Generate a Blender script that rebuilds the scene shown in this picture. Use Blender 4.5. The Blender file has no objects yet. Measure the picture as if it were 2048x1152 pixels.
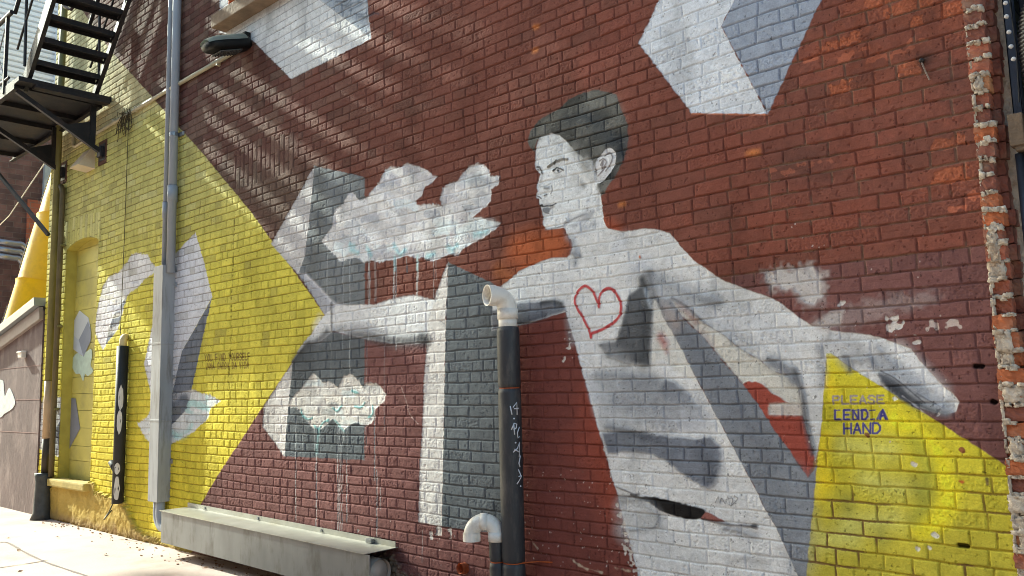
import bpy, bmesh, math, random
import numpy as np
from mathutils import Vector, Matrix

# ------------------------------------------------------------------ camera, sky, sun, exposure
SC = bpy.context.scene
GZ = 1.42                                   # camera height above the alley floor, metres
FPX, YAW, PITCH, ROLL, DIST = 1661.16, 0.743286, 0.119310, -0.0248862, 3.72562
fwd0 = Vector((-math.sin(YAW), math.cos(YAW), 0)); rt0 = Vector((math.cos(YAW), math.sin(YAW), 0)); upz = Vector((0, 0, 1))
FW = fwd0*math.cos(PITCH) + upz*math.sin(PITCH); UP0 = upz*math.cos(PITCH) - fwd0*math.sin(PITCH)
RT = rt0*math.cos(ROLL) + UP0*math.sin(ROLL); UP = UP0*math.cos(ROLL) - rt0*math.sin(ROLL)
CAMP = Vector((0, -DIST, GZ))
cd = bpy.data.cameras.new("camera"); cam = bpy.data.objects.new("camera", cd); SC.collection.objects.link(cam)
cam.matrix_world = Matrix(((RT.x, UP.x, -FW.x, CAMP.x), (RT.y, UP.y, -FW.y, CAMP.y), (RT.z, UP.z, -FW.z, CAMP.z), (0, 0, 0, 1)))
cd.sensor_width = 36; cd.lens = 36*FPX/2048; cd.clip_start = .05; cd.clip_end = 500
SC.camera = cam
SUNV = Vector((-5.5, -1.0, 3.4)).normalized()        # towards the sun: almost along the wall, from the left
ELEV = math.asin(SUNV.z); AZ = math.atan2(SUNV.x, SUNV.y)
wd = bpy.data.worlds.new("World"); SC.world = wd; wd.use_nodes = True
sk = wd.node_tree.nodes.new('ShaderNodeTexSky'); sk.sky_type = 'NISHITA'; sk.sun_disc = False
sk.sun_elevation = ELEV; sk.sun_rotation = AZ % (2*math.pi); sk.dust_density = 2.5; sk.ozone_density = .6
bg = wd.node_tree.nodes['Background']; bg.inputs[1].default_value = 0.15
wd.node_tree.links.new(sk.outputs[0], bg.inputs[0])
sd = bpy.data.lights.new("sun", 'SUN'); sd.energy = 3.9; sd.angle = math.radians(.9); sd.color = (1, .965, .91)
so = bpy.data.objects.new("sun", sd); SC.collection.objects.link(so)
so.rotation_euler = SUNV.to_track_quat('Z', 'Y').to_euler()
SC.view_settings.view_transform = 'Standard'; SC.view_settings.look = 'None'
SC.cycles.pixel_filter_type = 'BLACKMAN_HARRIS'; SC.cycles.filter_width = 1.0
SC.view_settings.exposure = 1.46; SC.view_settings.gamma = 1; SC.view_settings.use_curve_mapping = False
SC.view_settings.use_white_balance = True; SC.view_settings.white_balance_temperature = 6550; SC.view_settings.white_balance_tint = -6

# ------------------------------------------------------------------ helpers
random.seed(4); RNG = np.random.default_rng(7)
COL = SC.collection

def W(x, y, Y=0.0):
    """a traced mark on the plane at depth Y, in metres (x along the wall, z above the ground)"""
    D = FW*FPX + RT*(x-1024) - UP*(y-576)
    t = (Y+DIST)/D.y
    return (CAMP.x + D.x*t, CAMP.z + D.z*t)

def P3(x, y, Y=0.0):
    a = W(x, y, Y); return Vector((a[0], Y, a[1]))

def lin(c):
    out = []
    for v in c:
        v = v/255.0; out.append(v/12.92 if v <= .04045 else ((v+.055)/1.055)**2.4)
    return out

def tag(o, label=None, cat=None, group=None, kind=None):
    if label: o['label'] = label
    if cat: o['category'] = cat
    if group: o['group'] = group
    if kind: o['kind'] = kind
    return o

def empty(name, loc, label, cat, group=None):
    o = bpy.data.objects.new(name, None); o.location = loc; COL.objects.link(o); o.empty_display_size = .2
    return tag(o, label, cat, group)

def obj(name, bm, mat, parent=None, smooth=False):
    me = bpy.data.meshes.new(name)
    if isinstance(bm, bmesh.types.BMesh):
        bmesh.ops.recalc_face_normals(bm, faces=bm.faces); bm.to_mesh(me); bm.free()
    else:
        me.from_pydata(bm[0], [], bm[1]); me.update()
    o = bpy.data.objects.new(name, me); COL.objects.link(o)
    if mat: me.materials.append(mat)
    if smooth:
        me.shade_smooth()
    if parent:
        o.parent = parent; o.matrix_parent_inverse = Matrix.Translation(-parent.location)
    return o

def box(bm, c, s, rot=None, bev=0.0):
    g = bmesh.ops.create_cube(bm, size=1)['verts']
    M = Matrix.Translation(c) @ (rot.to_4x4() if rot else Matrix()) @ Matrix.Diagonal((s[0], s[1], s[2], 1))
    bmesh.ops.transform(bm, matrix=M, verts=g)
    if bev:
        es = list({e for v in g for e in v.link_edges}); bmesh.ops.bevel(bm, geom=es, offset=bev, segments=2, affect='EDGES', profile=.6)

def bar(bm, a, b, w, h, roll=0.0, bev=0.0):
    a, b = Vector(a), Vector(b); d = b-a; q = d.to_track_quat('X', 'Z').to_matrix()
    if roll: q = q @ Matrix.Rotation(roll, 3, 'X')
    box(bm, (a+b)/2, (d.length, w, h), q, bev)

def tube(bm, pts, r, n=20, cap=True, radii=None):
    pts = [Vector(p) for p in pts]; rings = []
    T = (pts[1]-pts[0]).normalized(); N = T.orthogonal().normalized()
    for i, p in enumerate(pts):
        if i == 0: t = pts[1]-pts[0]
        elif i == len(pts)-1: t = pts[-1]-pts[-2]
        else: t = (pts[i+1]-p).normalized()+(p-pts[i-1]).normalized()
        t.normalize(); N = (N - t*N.dot(t)).normalized(); B = t.cross(N)
        rr = radii[i] if radii else r
        rings.append([bm.verts.new(p + (N*math.cos(a)+B*math.sin(a))*rr) for a in [2*math.pi*k/n for k in range(n)]])
    for i in range(len(rings)-1):
        for k in range(n):
            bm.faces.new((rings[i][k], rings[i][(k+1) % n], rings[i+1][(k+1) % n], rings[i+1][k]))
    if cap:
        bm.faces.new(rings[0][::-1]); bm.faces.new(rings[-1])

def arc(c, u, v, r, a0, a1, n=10):
    c, u, v = Vector(c), Vector(u), Vector(v)
    return [c + u*(r*math.cos(a0+(a1-a0)*i/n)) + v*(r*math.sin(a0+(a1-a0)*i/n)) for i in range(n+1)]

def NB(): return bmesh.new()

def mat(name, rgb, rough=.6, metal=0.0, vary=.12, vscale=6.0, bump=.15, bscale=60.0, dirt=None, dirt_amt=.5, dscale=3.0, stretch=None, spec=.4):
    m = bpy.data.materials.new(name); m.use_nodes = True; nt = m.node_tree; N = nt.nodes; L = nt.links
    b = N['Principled BSDF']; b.inputs['Roughness'].default_value = rough; b.inputs['Metallic'].default_value = metal
    b.inputs['Specular IOR Level'].default_value = spec
    tc = N.new('ShaderNodeTexCoord'); mp = N.new('ShaderNodeMapping'); L.new(tc.outputs['Object'], mp.inputs[0])
    if stretch: mp.inputs['Scale'].default_value = stretch
    n1 = N.new('ShaderNodeTexNoise'); n1.inputs['Scale'].default_value = vscale; n1.inputs['Detail'].default_value = 8; L.new(mp.outputs[0], n1.inputs[0])
    r = N.new('ShaderNodeValToRGB'); c = lin(rgb)
    r.color_ramp.elements[0].position = .3; r.color_ramp.elements[1].position = .7
    r.color_ramp.elements[0].color = [v*(1-vary) for v in c]+[1]; r.color_ramp.elements[1].color = [min(1, v*(1+vary)) for v in c]+[1]
    L.new(n1.outputs[0], r.inputs[0]); out = r.outputs[0]
    if dirt:
        n2 = N.new('ShaderNodeTexNoise'); n2.inputs['Scale'].default_value = dscale; n2.inputs['Detail'].default_value = 10; n2.inputs['Roughness'].default_value = .65; L.new(mp.outputs[0], n2.inputs[0])
        r2 = N.new('ShaderNodeValToRGB'); r2.color_ramp.elements[0].position = .5; r2.color_ramp.elements[1].position = .68
        r2.color_ramp.elements[0].color = (0, 0, 0, 1); r2.color_ramp.elements[1].color = (dirt_amt,)*3+(1,); L.new(n2.outputs[0], r2.inputs[0])
        mx = N.new('ShaderNodeMix'); mx.data_type = 'RGBA'; L.new(r2.outputs[0], mx.inputs[0]); L.new(out, mx.inputs[6]); mx.inputs[7].default_value = lin(dirt)+[1]; out = mx.outputs[2]
    L.new(out, b.inputs['Base Color'])
    if bump:
        n3 = N.new('ShaderNodeTexNoise'); n3.inputs['Scale'].default_value = bscale; n3.inputs['Detail'].default_value = 6; L.new(mp.outputs[0], n3.inputs[0])
        bp = N.new('ShaderNodeBump'); bp.inputs['Strength'].default_value = bump; bp.inputs['Distance'].default_value = .01; L.new(n3.outputs[0], bp.inputs['Height']); L.new(bp.outputs[0], b.inputs['Normal'])
    return m

def brick_mat(name, c1, c2, mort, scale=1.0, axes='yz', bw=.21, bh=.07, rough=.9):
    m = bpy.data.materials.new(name); m.use_nodes = True; nt = m.node_tree; N = nt.nodes; L = nt.links; b = N['Principled BSDF']
    b.inputs['Roughness'].default_value = rough
    tc = N.new('ShaderNodeTexCoord'); sp = N.new('ShaderNodeSeparateXYZ'); cb = N.new('ShaderNodeCombineXYZ'); L.new(tc.outputs['Object'], sp.inputs[0])
    L.new(sp.outputs['XYZ'.index(axes[0].upper())], cb.inputs[0]); L.new(sp.outputs['XYZ'.index(axes[1].upper())], cb.inputs[1])
    bt = N.new('ShaderNodeTexBrick'); bt.inputs['Scale'].default_value = scale; bt.inputs['Brick Width'].default_value = bw; bt.inputs['Row Height'].default_value = bh
    bt.inputs['Mortar Size'].default_value = .006; bt.inputs['Mortar Smooth'].default_value = .3; bt.inputs['Bias'].default_value = -.1
    bt.inputs['Color1'].default_value = lin(c1)+[1]; bt.inputs['Color2'].default_value = lin(c2)+[1]; bt.inputs['Mortar'].default_value = lin(mort)+[1]
    L.new(cb.outputs[0], bt.inputs[0])
    n = N.new('ShaderNodeTexNoise'); n.inputs['Scale'].default_value = 5; n.inputs['Detail'].default_value = 8; L.new(tc.outputs['Object'], n.inputs[0])
    mr = N.new('ShaderNodeMapRange'); mr.inputs[1].default_value = .3; mr.inputs[2].default_value = .7; mr.inputs[3].default_value = .7; mr.inputs[4].default_value = 1.25; L.new(n.outputs[0], mr.inputs[0])
    mx = N.new('ShaderNodeMix'); mx.data_type = 'RGBA'; mx.blend_type = 'MULTIPLY'; mx.inputs[0].default_value = 1; L.new(bt.outputs[0], mx.inputs[6]); L.new(mr.outputs[0], mx.inputs[7]); L.new(mx.outputs[2], b.inputs[0])
    iv = N.new('ShaderNodeMath'); iv.operation = 'SUBTRACT'; iv.inputs[0].default_value = 1; L.new(bt.outputs[1], iv.inputs[1])
    bp = N.new('ShaderNodeBump'); bp.inputs['Distance'].default_value = .008; bp.inputs['Strength'].default_value = .8; L.new(iv.outputs[0], bp.inputs['Height']); L.new(bp.outputs[0], b.inputs['Normal'])
    return m

# ------------------------------------------------------------------ noise on arrays
def h2(i, j, s=0):
    i = np.asarray(i).astype(np.int64); j = np.asarray(j).astype(np.int64)
    n = (i*374761393 + j*668265263 + s*2147483647 + 1013904223) & 0xffffffff
    n = ((n ^ (n >> 13))*1274126177) & 0xffffffff
    n = ((n ^ (n >> 15))*2246822519) & 0xffffffff
    return ((n ^ (n >> 16)) & 0xffff).astype(np.float32)/65535.0

def vn(x, z, sc, s=0):
    x = x*sc; z = z*sc; i = np.floor(x); j = np.floor(z); u = (x-i).astype(np.float32); v = (z-j).astype(np.float32)
    u = u*u*(3-2*u); v = v*v*(3-2*v); i = i.astype(np.int64); j = j.astype(np.int64)
    a = h2(i, j, s); b = h2(i+1, j, s); c = h2(i, j+1, s); d = h2(i+1, j+1, s)
    return a+(b-a)*u+(c-a)*v+(a-b-c+d)*u*v

def fbm(x, z, sc, o=4, s=0):
    r = 0; A = 1; T = 0
    for k in range(o):
        r = r + A*vn(x, z, sc*2**k, s+k*17); T += A; A *= .55
    return r/T

# ================================================================== THE MURAL WALL (relief + paint computed per vertex in wall metres)
XL, XR = -11.5, -0.822
NX, NZ = 1840, 1120
# columns are spaced closer where the wall is near the viewer
t = np.linspace(0, 1, NX); D0 = DIST
ang0, ang1 = math.atan2(XL, D0), math.atan2(XR, D0)
ang = np.linspace(ang0, ang1, NX)
tanp = np.tan(ang + 0.0)
# spacing that is even for an eye looking YAW to the left
e0, e1 = math.tan(YAW+ang0), math.tan(YAW+ang1)
XS = D0*np.tan(np.arctan(np.linspace(e0, e1, NX)) - YAW)
ZTOP = 3.12 + (XS-XR)*(7.05-3.15)/(XL-XR)
vv = np.linspace(0, 1, NZ)
X = np.repeat(XS[:, None], NZ, 1).astype(np.float64); Z = (ZTOP[:, None]*vv[None, :])
DX = np.gradient(XS)[:, None]*np.ones((1, NZ)); DZ = (ZTOP/NZ)[:, None]*np.ones((1, NZ))
X = X.ravel(); Z = Z.ravel(); DX = DX.ravel().astype(np.float32); DZ = DZ.ravel().astype(np.float32)
NV = X.size

def smooth_pts(p, n=6, closed=True):
    p = [tuple(q) for q in p]; out = []; m = len(p)
    for i in range(m if closed else m-1):
        a = p[(i-1) % m] if closed or i > 0 else p[0]; b = p[i]; c = p[(i+1) % m]; d = p[(i+2) % m] if closed or i+2 < m else p[-1]
        for k in range(n):
            t = k/n; t2 = t*t; t3 = t2*t
            out.append(tuple(.5*((2*b[q])+(-a[q]+c[q])*t+(2*a[q]-5*b[q]+4*c[q]-d[q])*t2+(-a[q]+3*b[q]-3*c[q]+d[q])*t3) for q in (0, 1)))
    if not closed: out.append(p[-1])
    return out

def tow(px): return np.array([W(a, b) for a, b in px])

NOI = (vn(X, Z, 55, 3)-.5).astype(np.float32)

def cover(px, soft=.004, rough=.004, curve=False, wall=False):
    if curve: px = smooth_pts(px)
    P = np.array(px) if wall else tow(px)
    x0, z0 = P.min(0)-soft-.02; x1, z1 = P.max(0)+soft+.02
    idx = np.nonzero((X > x0) & (X < x1) & (Z > z0) & (Z < z1))[0]
    x = X[idx]; z = Z[idx]; d2 = np.full(idx.size, 1e9); ins = np.zeros(idx.size, bool)
    n = len(P)
    for i in range(n):
        ax, az = P[i]; bx, bz = P[(i+1) % n]; ex, ez = bx-ax, bz-az; L = ex*ex+ez*ez+1e-12
        t = np.clip(((x-ax)*ex+(z-az)*ez)/L, 0, 1); qx = x-ax-t*ex; qz = z-az-t*ez
        np.minimum(d2, qx*qx+qz*qz, out=d2)
        if az != bz:
            ins ^= ((az > z) != (bz > z)) & (x < (ex)*(z-az)/(ez)+ax)
    s = np.where(ins, 1, -1)*np.sqrt(d2) + NOI[idx]*rough*2
    w = np.maximum(soft, .35*(DX[idx]+DZ[idx]))
    a = np.clip(.5+s/(2*w), 0, 1)
    return idx, (a*a*(3-2*a)).astype(np.float32)

def cstroke(px, r, soft=.003, curve=True, rough=.001, wall=False, r2=None):
    if curve and len(px) > 2: px = smooth_pts(px, 5, False)
    P = np.array(px) if wall else tow(px); n = len(P)
    R = max(r, r2 or r)+soft+.02
    x0, z0 = P.min(0)-R; x1, z1 = P.max(0)+R
    idx = np.nonzero((X > x0) & (X < x1) & (Z > z0) & (Z < z1))[0]; x = X[idx]; z = Z[idx]; d = np.full(idx.size, 1e9)
    for i in range(n-1):
        ax, az = P[i]; bx, bz = P[i+1]; ex, ez = bx-ax, bz-az; L = ex*ex+ez*ez+1e-12
        t = np.clip(((x-ax)*ex+(z-az)*ez)/L, 0, 1); qx = x-ax-t*ex; qz = z-az-t*ez
        rr = r if r2 is None else r+(r2-r)*(i+t)/(n-1)
        np.minimum(d, np.sqrt(qx*qx+qz*qz)-rr, out=d)
    w = np.maximum(soft, .35*(DX[idx]+DZ[idx])*.9)
    a = np.clip(.5-(d+NOI[idx]*rough*2)/(2*w), 0, 1)
    return idx, (a*a*(3-2*a)).astype(np.float32)

PAINTED = np.ones(NV, np.float32)           # 1 where paint covers the mortar as well
C = np.zeros((NV, 3), np.float32)
K = 1.12                                    # observed colour -> paint albedo
def rgb(c): return np.array(lin(c), np.float32)*K
def put(cv, c, a=1.0):
    i, al = cv; al = (al*a)[:, None]; C[i] = C[i]*(1-al)+rgb(c)*al
def grad(cv, c0, c1, p0, p1, a=1.0):
    """two paints blended across a shape between two traced marks"""
    i, al = cv; A = np.array(W(*p0)); B = np.array(W(*p1)); d = B-A
    t = np.clip(((X[i]-A[0])*d[0]+(Z[i]-A[1])*d[1])/(d@d), 0, 1)[:, None].astype(np.float32)
    cc = rgb(c0)*(1-t)+rgb(c1)*t; al = (al*a)[:, None]; C[i] = C[i]*(1-al)+cc*al
def blob(pts, c, r, a=.8, soft=.05):
    """airbrushed soft mark"""
    i, al = cstroke(pts, r, soft=soft, rough=.0); w = max(soft, .008); t = min(1.0, .5+r/(2*w)); pk = t*t*(3-2*t)
    put((i, np.clip(al/pk, 0, 1)), c, a)

def sm(a, b, v):
    t = np.clip((v-a)/(b-a), 0, 1); return (t*t*(3-2*t)).astype(np.float32)

# --- brick courses
H = .07; Z0 = GZ-.38967                     # underside of a header course
zw = Z + (fbm(X, Z*.3, 1.1, 3, 5)-.5)*.014 + (fbm(X, Z, 9, 2, 8)-.5)*.006 + (vn(X*.15, Z, 7.3, 12)-.5)*.018 + (vn(X, Z*4, 16, 13)-.5)*.003
cj = np.floor((zw-Z0)/H).astype(np.int64); v = (zw-Z0)/H-cj
head = (np.mod(cj, 6) == 0)
Lb = np.where(head, .104, .207)
off = np.where(head, .25, np.mod(cj, 2)*.5)+h2(cj, cj*0, 2)*.22
xw = X + (fbm(X, Z, 7, 2, 31)-.5)*.006 + (vn(X, Z, 30, 33)-.5)*.004
u = xw/Lb-off; ib = np.round(u).astype(np.int64)
jit = (h2(ib, cj, 11)-.5)*np.where(head, .16, .13)
# in a stretcher course some bricks are cut in two
dj = np.abs(u-ib-jit)*Lb; bid = np.where(u < ib+jit, ib-1, ib)
half = (h2(bid, cj, 21) > .86) & ~head
mid = bid+.5+(h2(bid, cj, 22)-.5)*.2
dm = np.abs(u-mid)*Lb; dj = np.where(half, np.minimum(dj, dm), dj); sub = half & (u > mid)
bid2 = bid*2+sub
dc = np.minimum(v, 1-v)*H
# soldier courses over the two openings
def soldier(px, wdt=.072, rows=.23):
    global dj, dc, bid2, cj
    i, a = cover(px, soft=.001, rough=0); k = i[a > .5]
    uu = X[k]/wdt + (Z[k]-2)*0; b = np.floor(uu); du = np.minimum(uu-b, b+1-uu)*wdt
    zz = Z[k]/rows + np.mod(b, 2)*.5; c = np.floor(zz); dv = np.minimum(zz-c, c+1-zz)*rows
    dj[k] = du; dc[k] = dv; bid2[k] = b.astype(np.int64)+5000; cj[k] = c.astype(np.int64)+5000
SOLD1 = [(470, 306), (520, 278), (598, 262), (598, 330), (560, 352), (470, 380)]
soldier(SOLD1)
ARCH = [(131, 440), (165, 430), (202, 424), (202, 478), (196, 480), (165, 483), (148, 492), (134, 501), (131, 503)]
soldier(ARCH, .078, .30)
r1 = h2(bid2, cj, 1); r2_ = h2(bid2, cj, 4); r3 = h2(bid2, cj, 9); r4 = h2(bid2, cj, 14)
MW = .0045
wx = np.maximum(.0042, .8*DX); wz = np.maximum(.0042, .8*DZ)
fx = np.clip((dj-MW*.6)/wx, 0, 1); fz = np.clip((dc-MW*.6)/wz, 0, 1)
vis = np.clip(.011/np.maximum(DX, .001), .45, 1)
fx = 1-(1-fx)*vis
face = np.minimum(fx, fz); face = (face*face*(3-2*face)).astype(np.float32)
MORT = 1-face
chipn = fbm(X, Z, 26, 3, 40)
face2 = np.minimum(1-(1-fx)*.6, fz).astype(np.float32)
HT = face2*.0042 + face*(.0030+(r1-.5)*.0035) + face*(r2_-.5)*.05*(v-.5)*.07 + (fbm(X, Z, 45, 3, 60)-.5)*.0034*face + (fbm(X, Z, 12, 2, 66)-.5)*.0040
rough_b = (r3 > .82)                                    # coarse-faced bricks
HT += np.where(rough_b, (vn(X, Z, 130, 71)-.5)*.0035*face, 0)
HT -= np.where(fbm(X, Z, 60, 2, 90) > .80, .003, 0)     # pits
# score lines along some bricks
HT -= np.where((r4 > .7), np.clip(1-np.abs(v-.42-.3*r3-(vn(X, Z, 8, 55)-.5)*.1)*H/.002, 0, 1)*.0016*face, 0)

# ---------------------------------------------------------------- background paint
north = sm(-3.2, -7.5, X)
base = np.array(rgb((122, 70, 57)))[None, :]*(1-north)[:, None]+np.array(rgb((98, 63, 56)))[None, :]*north[:, None]
C[:] = base
vbig = fbm(X, Z, .9, 3, 101)
C *= (1+(vbig-.5)*.45)[:, None]
# rusty-orange worn bricks and dark sooty ones
orange = .7*sm(.60, .95, r1*.4+vbig*.6+.10*(X > -2.2)*(Z > 2))
C[:] = C*(1-.35*orange[:, None]) + rgb((150, 72, 48))*(.35*orange[:, None])
sooty = (r2_ > .88)*(.22+.38*north)
C[:] = C*(1-sooty[:, None]) + rgb((82, 62, 54))*sooty[:, None]
dusty = (r3 > .6)*north*sm(2.6, 3.6, Z)*.45
C[:] = C*(1-dusty[:, None]) + rgb((122, 100, 86))*dusty[:, None]
# brown grime over the courses beside the pale block
i, a = cover([(455, 350), (560, 330), (640, 330), (640, 470), (590, 540), (520, 440)], soft=.25, rough=0); C[i] = C[i]*(1-.6*a[:, None])+rgb((92, 80, 68))*.6*a[:, None]
# plum repaint of the lower wall
zl = np.where(X > -1.95, Z0+2*.42+.07, Z0+2*.42+.02+.10*np.clip((-3.3-X), 0, 1))
ml = np.where(X > -1.95, (Z < zl).astype(np.float32), sm(.12, -.12, Z-zl)*sm(-3.0, -3.5, X))
plum = rgb((122, 79, 75))[None, :]*(1+(fbm(X, Z, 2.5, 3, 120)-.5)*.22)[:, None]*(1+(r1-.5)*.10)[:, None]
C[:] = C*(1-ml[:, None])+plum*ml[:, None]
# red band between the torso and the slate pillar
put(cover([(1003, 655), (1062, 646), (1133, 624), (1168, 747), (1210, 891), (1250, 1050), (1280, 1160), (1003, 1160)], soft=.01), (118, 62, 54))
blob([(1190, 800), (1205, 930), (1230, 1010)], (150, 66, 44), .06, .75, .16)
blob([(1200, 830), (1150, 900)], (140, 64, 48), .05, .5, .12)
blob([(1040, 500), (1110, 490), (1060, 540)], (178, 88, 36), .10, .85, .09)
blob([(1020, 560), (1000, 540)], (170, 92, 40), .05, .7, .06)
blob([(1212, 445), (1240, 462)], (172, 80, 44), .02, .7, .05)
for q in [(1498, 308), (1511, 306), (1242, 409), (1068, 102), (1070, 55)]: blob([q, (q[0]+6, q[1]-1)], (205, 120, 45), .012, .8, .02)
# yellow, left
YEL = [(40, -120), (118, -40), (145, -8), (225, 105), (330, 222), (400, 300), (500, 420), (580, 530), (650, 629), (528, 812), (437, 950), (396, 1020), (380, 1160), (-60, 1160), (-60, -120)]
iy, ay = cover(YEL, soft=.004)
yz = Z[iy]
t1 = sm(.6, 2.2, yz)[:, None]; t2 = sm(2.4, 3.6, yz)[:, None]; t3 = sm(4.35, 4.6, yz+(vn(X[iy], yz, 3, 5)-.5)*.1)[:, None]
yc = rgb((206, 188, 50))*(1-t1)+rgb((202, 190, 68))*t1; yc = yc*(1-t2)+rgb((180, 173, 100))*t2; yc = yc*(1-t3)+rgb((190, 180, 136))*t3
yc = yc*(1+(fbm(X[iy], yz, 1.6, 4, 130)-.5)*.30)[:, None]*(1+(r1[iy]-.5)*.10)[:, None]
pale = (r3[iy] > .86)[:, None]*.25*t2; yc = yc*(1-pale)+rgb((200, 196, 150))*pale
C[iy] = C[iy]*(1-ay[:, None])+yc*ay[:, None]
YW = np.zeros(NV, np.float32); YW[iy] = ay
# yellow wedge, right
YR = [(1653, 706), (1663, 706), (1710, 740), (1778, 781), (1853, 828), (1900, 858), (1971, 904), (2010, 930), (2100, 1000), (2100, 1200), (1608, 1200), (1621, 1060), (1628, 1008), (1635, 930), (1643, 860), (1648, 781)]
i, a = cover(YR, soft=.0035, rough=.002)
lowr = sm(1.35, .55, Z[i])[:, None]
yc = (rgb((206, 194, 40))*(1-lowr)+rgb((190, 178, 56))*lowr)*(1+(fbm(X[i], Z[i], 4, 4, 140)-.5)*.35)[:, None]*(1+(r1[i]-.5)*.10)[:, None]
C[i] = C[i]*(1-a[:, None])+yc*a[:, None]; YW[i] = np.maximum(YW[i], a*.8)
blob([(1790, 838), (1850, 880), (1883, 935), (1898, 990), (1880, 1035), (1845, 1060)], (236, 222, 30), .042, .9, .03)
blob([(1830, 880), (1855, 930), (1850, 1000), (1830, 1040)], (160, 162, 60), .03, .6, .03)
for q in [((1690, 890), (1780, 900)), ((1700, 1050), (1790, 1035)), ((1735, 960), (1800, 975)), ((1650, 1080), (1700, 1075))]: blob(q, (206, 206, 112), .03, .6, .07)
for q in [((1650, 880), (1648, 960)), ((1655, 760), (1670, 790)), ((1640, 990), (1660, 960))]: blob(q, (228, 204, 20), .03, .7, .03)
for q in [(1695, 1000), (1760, 1060), (1830, 960)]: blob([q, (q[0]+5, q[1]+20)], (128, 132, 66), .02, .5, .05)

WH = (214, 216, 219)
# upper right block
put(cover([(1325, -12), (1319, 0), (1278, 87), (1385, 227), (1536, 229), (1443, 53), (1476, -12)]), (203, 208, 216))
put(cover([(1476, -12), (1470, 0), (1444, 53), (1537, 229), (1643, 0), (1650, -12)]), (150, 160, 178))
put(cstroke([(1385, 228), (1536, 230)], .004, .004), (196, 112, 70), .8)
blob([(1440, 140), (1480, 190)], (222, 224, 228), .04, .4, .06)
# upper left block under the window
put(cover([(440, 66), (505, 80), (583, 158), (744, 78), (728, -60), (440, -60)]), (200, 200, 200))
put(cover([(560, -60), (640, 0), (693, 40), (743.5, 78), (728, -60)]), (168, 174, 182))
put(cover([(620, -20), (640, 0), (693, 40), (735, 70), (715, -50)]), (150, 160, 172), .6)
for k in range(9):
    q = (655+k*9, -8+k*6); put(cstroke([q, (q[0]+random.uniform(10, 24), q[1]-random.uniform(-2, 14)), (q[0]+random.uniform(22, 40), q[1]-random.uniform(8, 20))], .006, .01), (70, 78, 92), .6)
# block left of the arm
put(cover([(630, 332), (543, 488), (598, 549), (652, 628), (700, 640), (611, 509), (620, 434), (628, 358)]), (184, 180, 180))
put(cover([(630, 332), (730, 354), (731, 400), (731, 640), (660, 640), (598, 549), (611, 509), (620, 434), (628, 358)]), (122, 127, 131))
blob([(640, 350), (640, 470), (622, 540)], (100, 102, 100), .04, .5, .12)
put(cover([(598, 545), (614, 548), (640, 575), (668, 606), (692, 613), (652, 632)], soft=.01), (166, 167, 176))
put(cstroke([(612, 550), (640, 577), (668, 606), (690, 612)], .012, .02), (205, 205, 212), .7)
# lower block
put(cover([(584, 724), (612, 690), (645, 683), (666, 664), (729, 678), (731, 680), (730, 920), (570, 912.5), (574, 852)]), (101, 107, 112))
put(cover([(587, 724), (529, 811), (526, 852), (570, 913), (574, 852), (586, 727)]), (196, 190, 186))
# pillar
put(cover([(897, 524), (988, 567), (1000, 590), (1008, 1067), (937, 1061), (884, 1052), (888, 852), (893, 625)], soft=.004), (108, 115, 120))
put(cover([(897, 524), (875, 580), (869, 600), (858, 625), (855, 690), (849, 763), (846, 859), (841, 930), (838, 1045), (884, 1052), (886, 956), (888, 852), (890, 742), (893, 625), (896, 560)]), (208, 204, 199))
blob([(1000, 650), (1003, 760)], (120, 52, 44), .01, .5, .01)
# arm reaching left behind the pillar
put(cover([(650, 629), (672, 612), (721, 609), (750, 609), (781, 599), (810, 592), (833, 590), (870, 600), (858, 640), (856, 686), (825, 687), (786, 687), (760, 683), (729, 678), (700, 670), (668, 662), (645, 682), (612, 690), (586, 724), (604, 690), (626, 664)], soft=.006), (206, 206, 207))
blob([(700, 668), (740, 672), (790, 682), (850, 680)], (96, 98, 102), .035, .85, .05)
blob([(845, 676), (856, 680)], (60, 62, 64), .03, .8, .05)
blob([(690, 664), (720, 655), (760, 660)], (160, 160, 166), .02, .6, .04)
blob([(664, 606), (664, 640), (665, 660)], (90, 88, 86), .008, .8, .02)
blob([(620, 688), (600, 706), (588, 722)], (78, 80, 84), .02, .9, .03)
blob([(655, 664), (636, 682), (612, 692)], (98, 100, 104), .03, .85, .04)
blob([(640, 640), (632, 655)], (222, 222, 225), .03, .6, .05)
blob([(690, 655), (668, 664), (640, 690)], (120, 124, 130), .02, .6, .04)

# left shapes behind the conduit box
put(cover([(392, 465), (372, 485), (348, 512), (330, 540), (312, 600), (309, 636), (289, 729), (303, 787), (303, 845), (345, 860), (344, 794), (365, 703), (425.8, 594), (408, 520)], soft=.004), (200, 200, 205))
CL2 = [(388, 779), (401, 787), (417, 789), (443, 802), (422, 815), (417, 836), (398, 854), (390, 862), (365, 876), (344, 887), (303, 887), (292, 876), (281, 857), (276, 846), (294, 836), (303, 820), (340, 790)]
put(cover(CL2, soft=.012, rough=.012), (204, 206, 206)); blob([(350, 872), (372, 868), (384, 850)], (150, 200, 200), .02, .6, .05)
put(cover([(425.8, 596), (406, 677), (385.4, 776), (375, 818), (341, 854), (343.8, 794), (364.6, 703)], soft=.004), (116, 121, 131))
CL1 = [(263, 511), (276, 506), (297, 509), (302, 522), (311, 531), (311, 545), (290, 558), (276, 575), (256, 589), (245, 628), (236, 659), (216, 685), (207, 700), (198, 682), (189, 659), (197, 612), (206, 575), (219, 553), (238, 545), (255, 525)]
put(cover(CL1, soft=.012, rough=.012), (208, 206, 206))
put(cover([(256, 589), (234, 620), (229, 628), (221, 651), (211, 692), (236, 659), (245, 628)], soft=.004), (128, 132, 142))
put(cover([(196, 612), (222, 640), (207, 700), (198, 682), (189, 659)], soft=.004), (196, 190, 196), .6)
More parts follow.
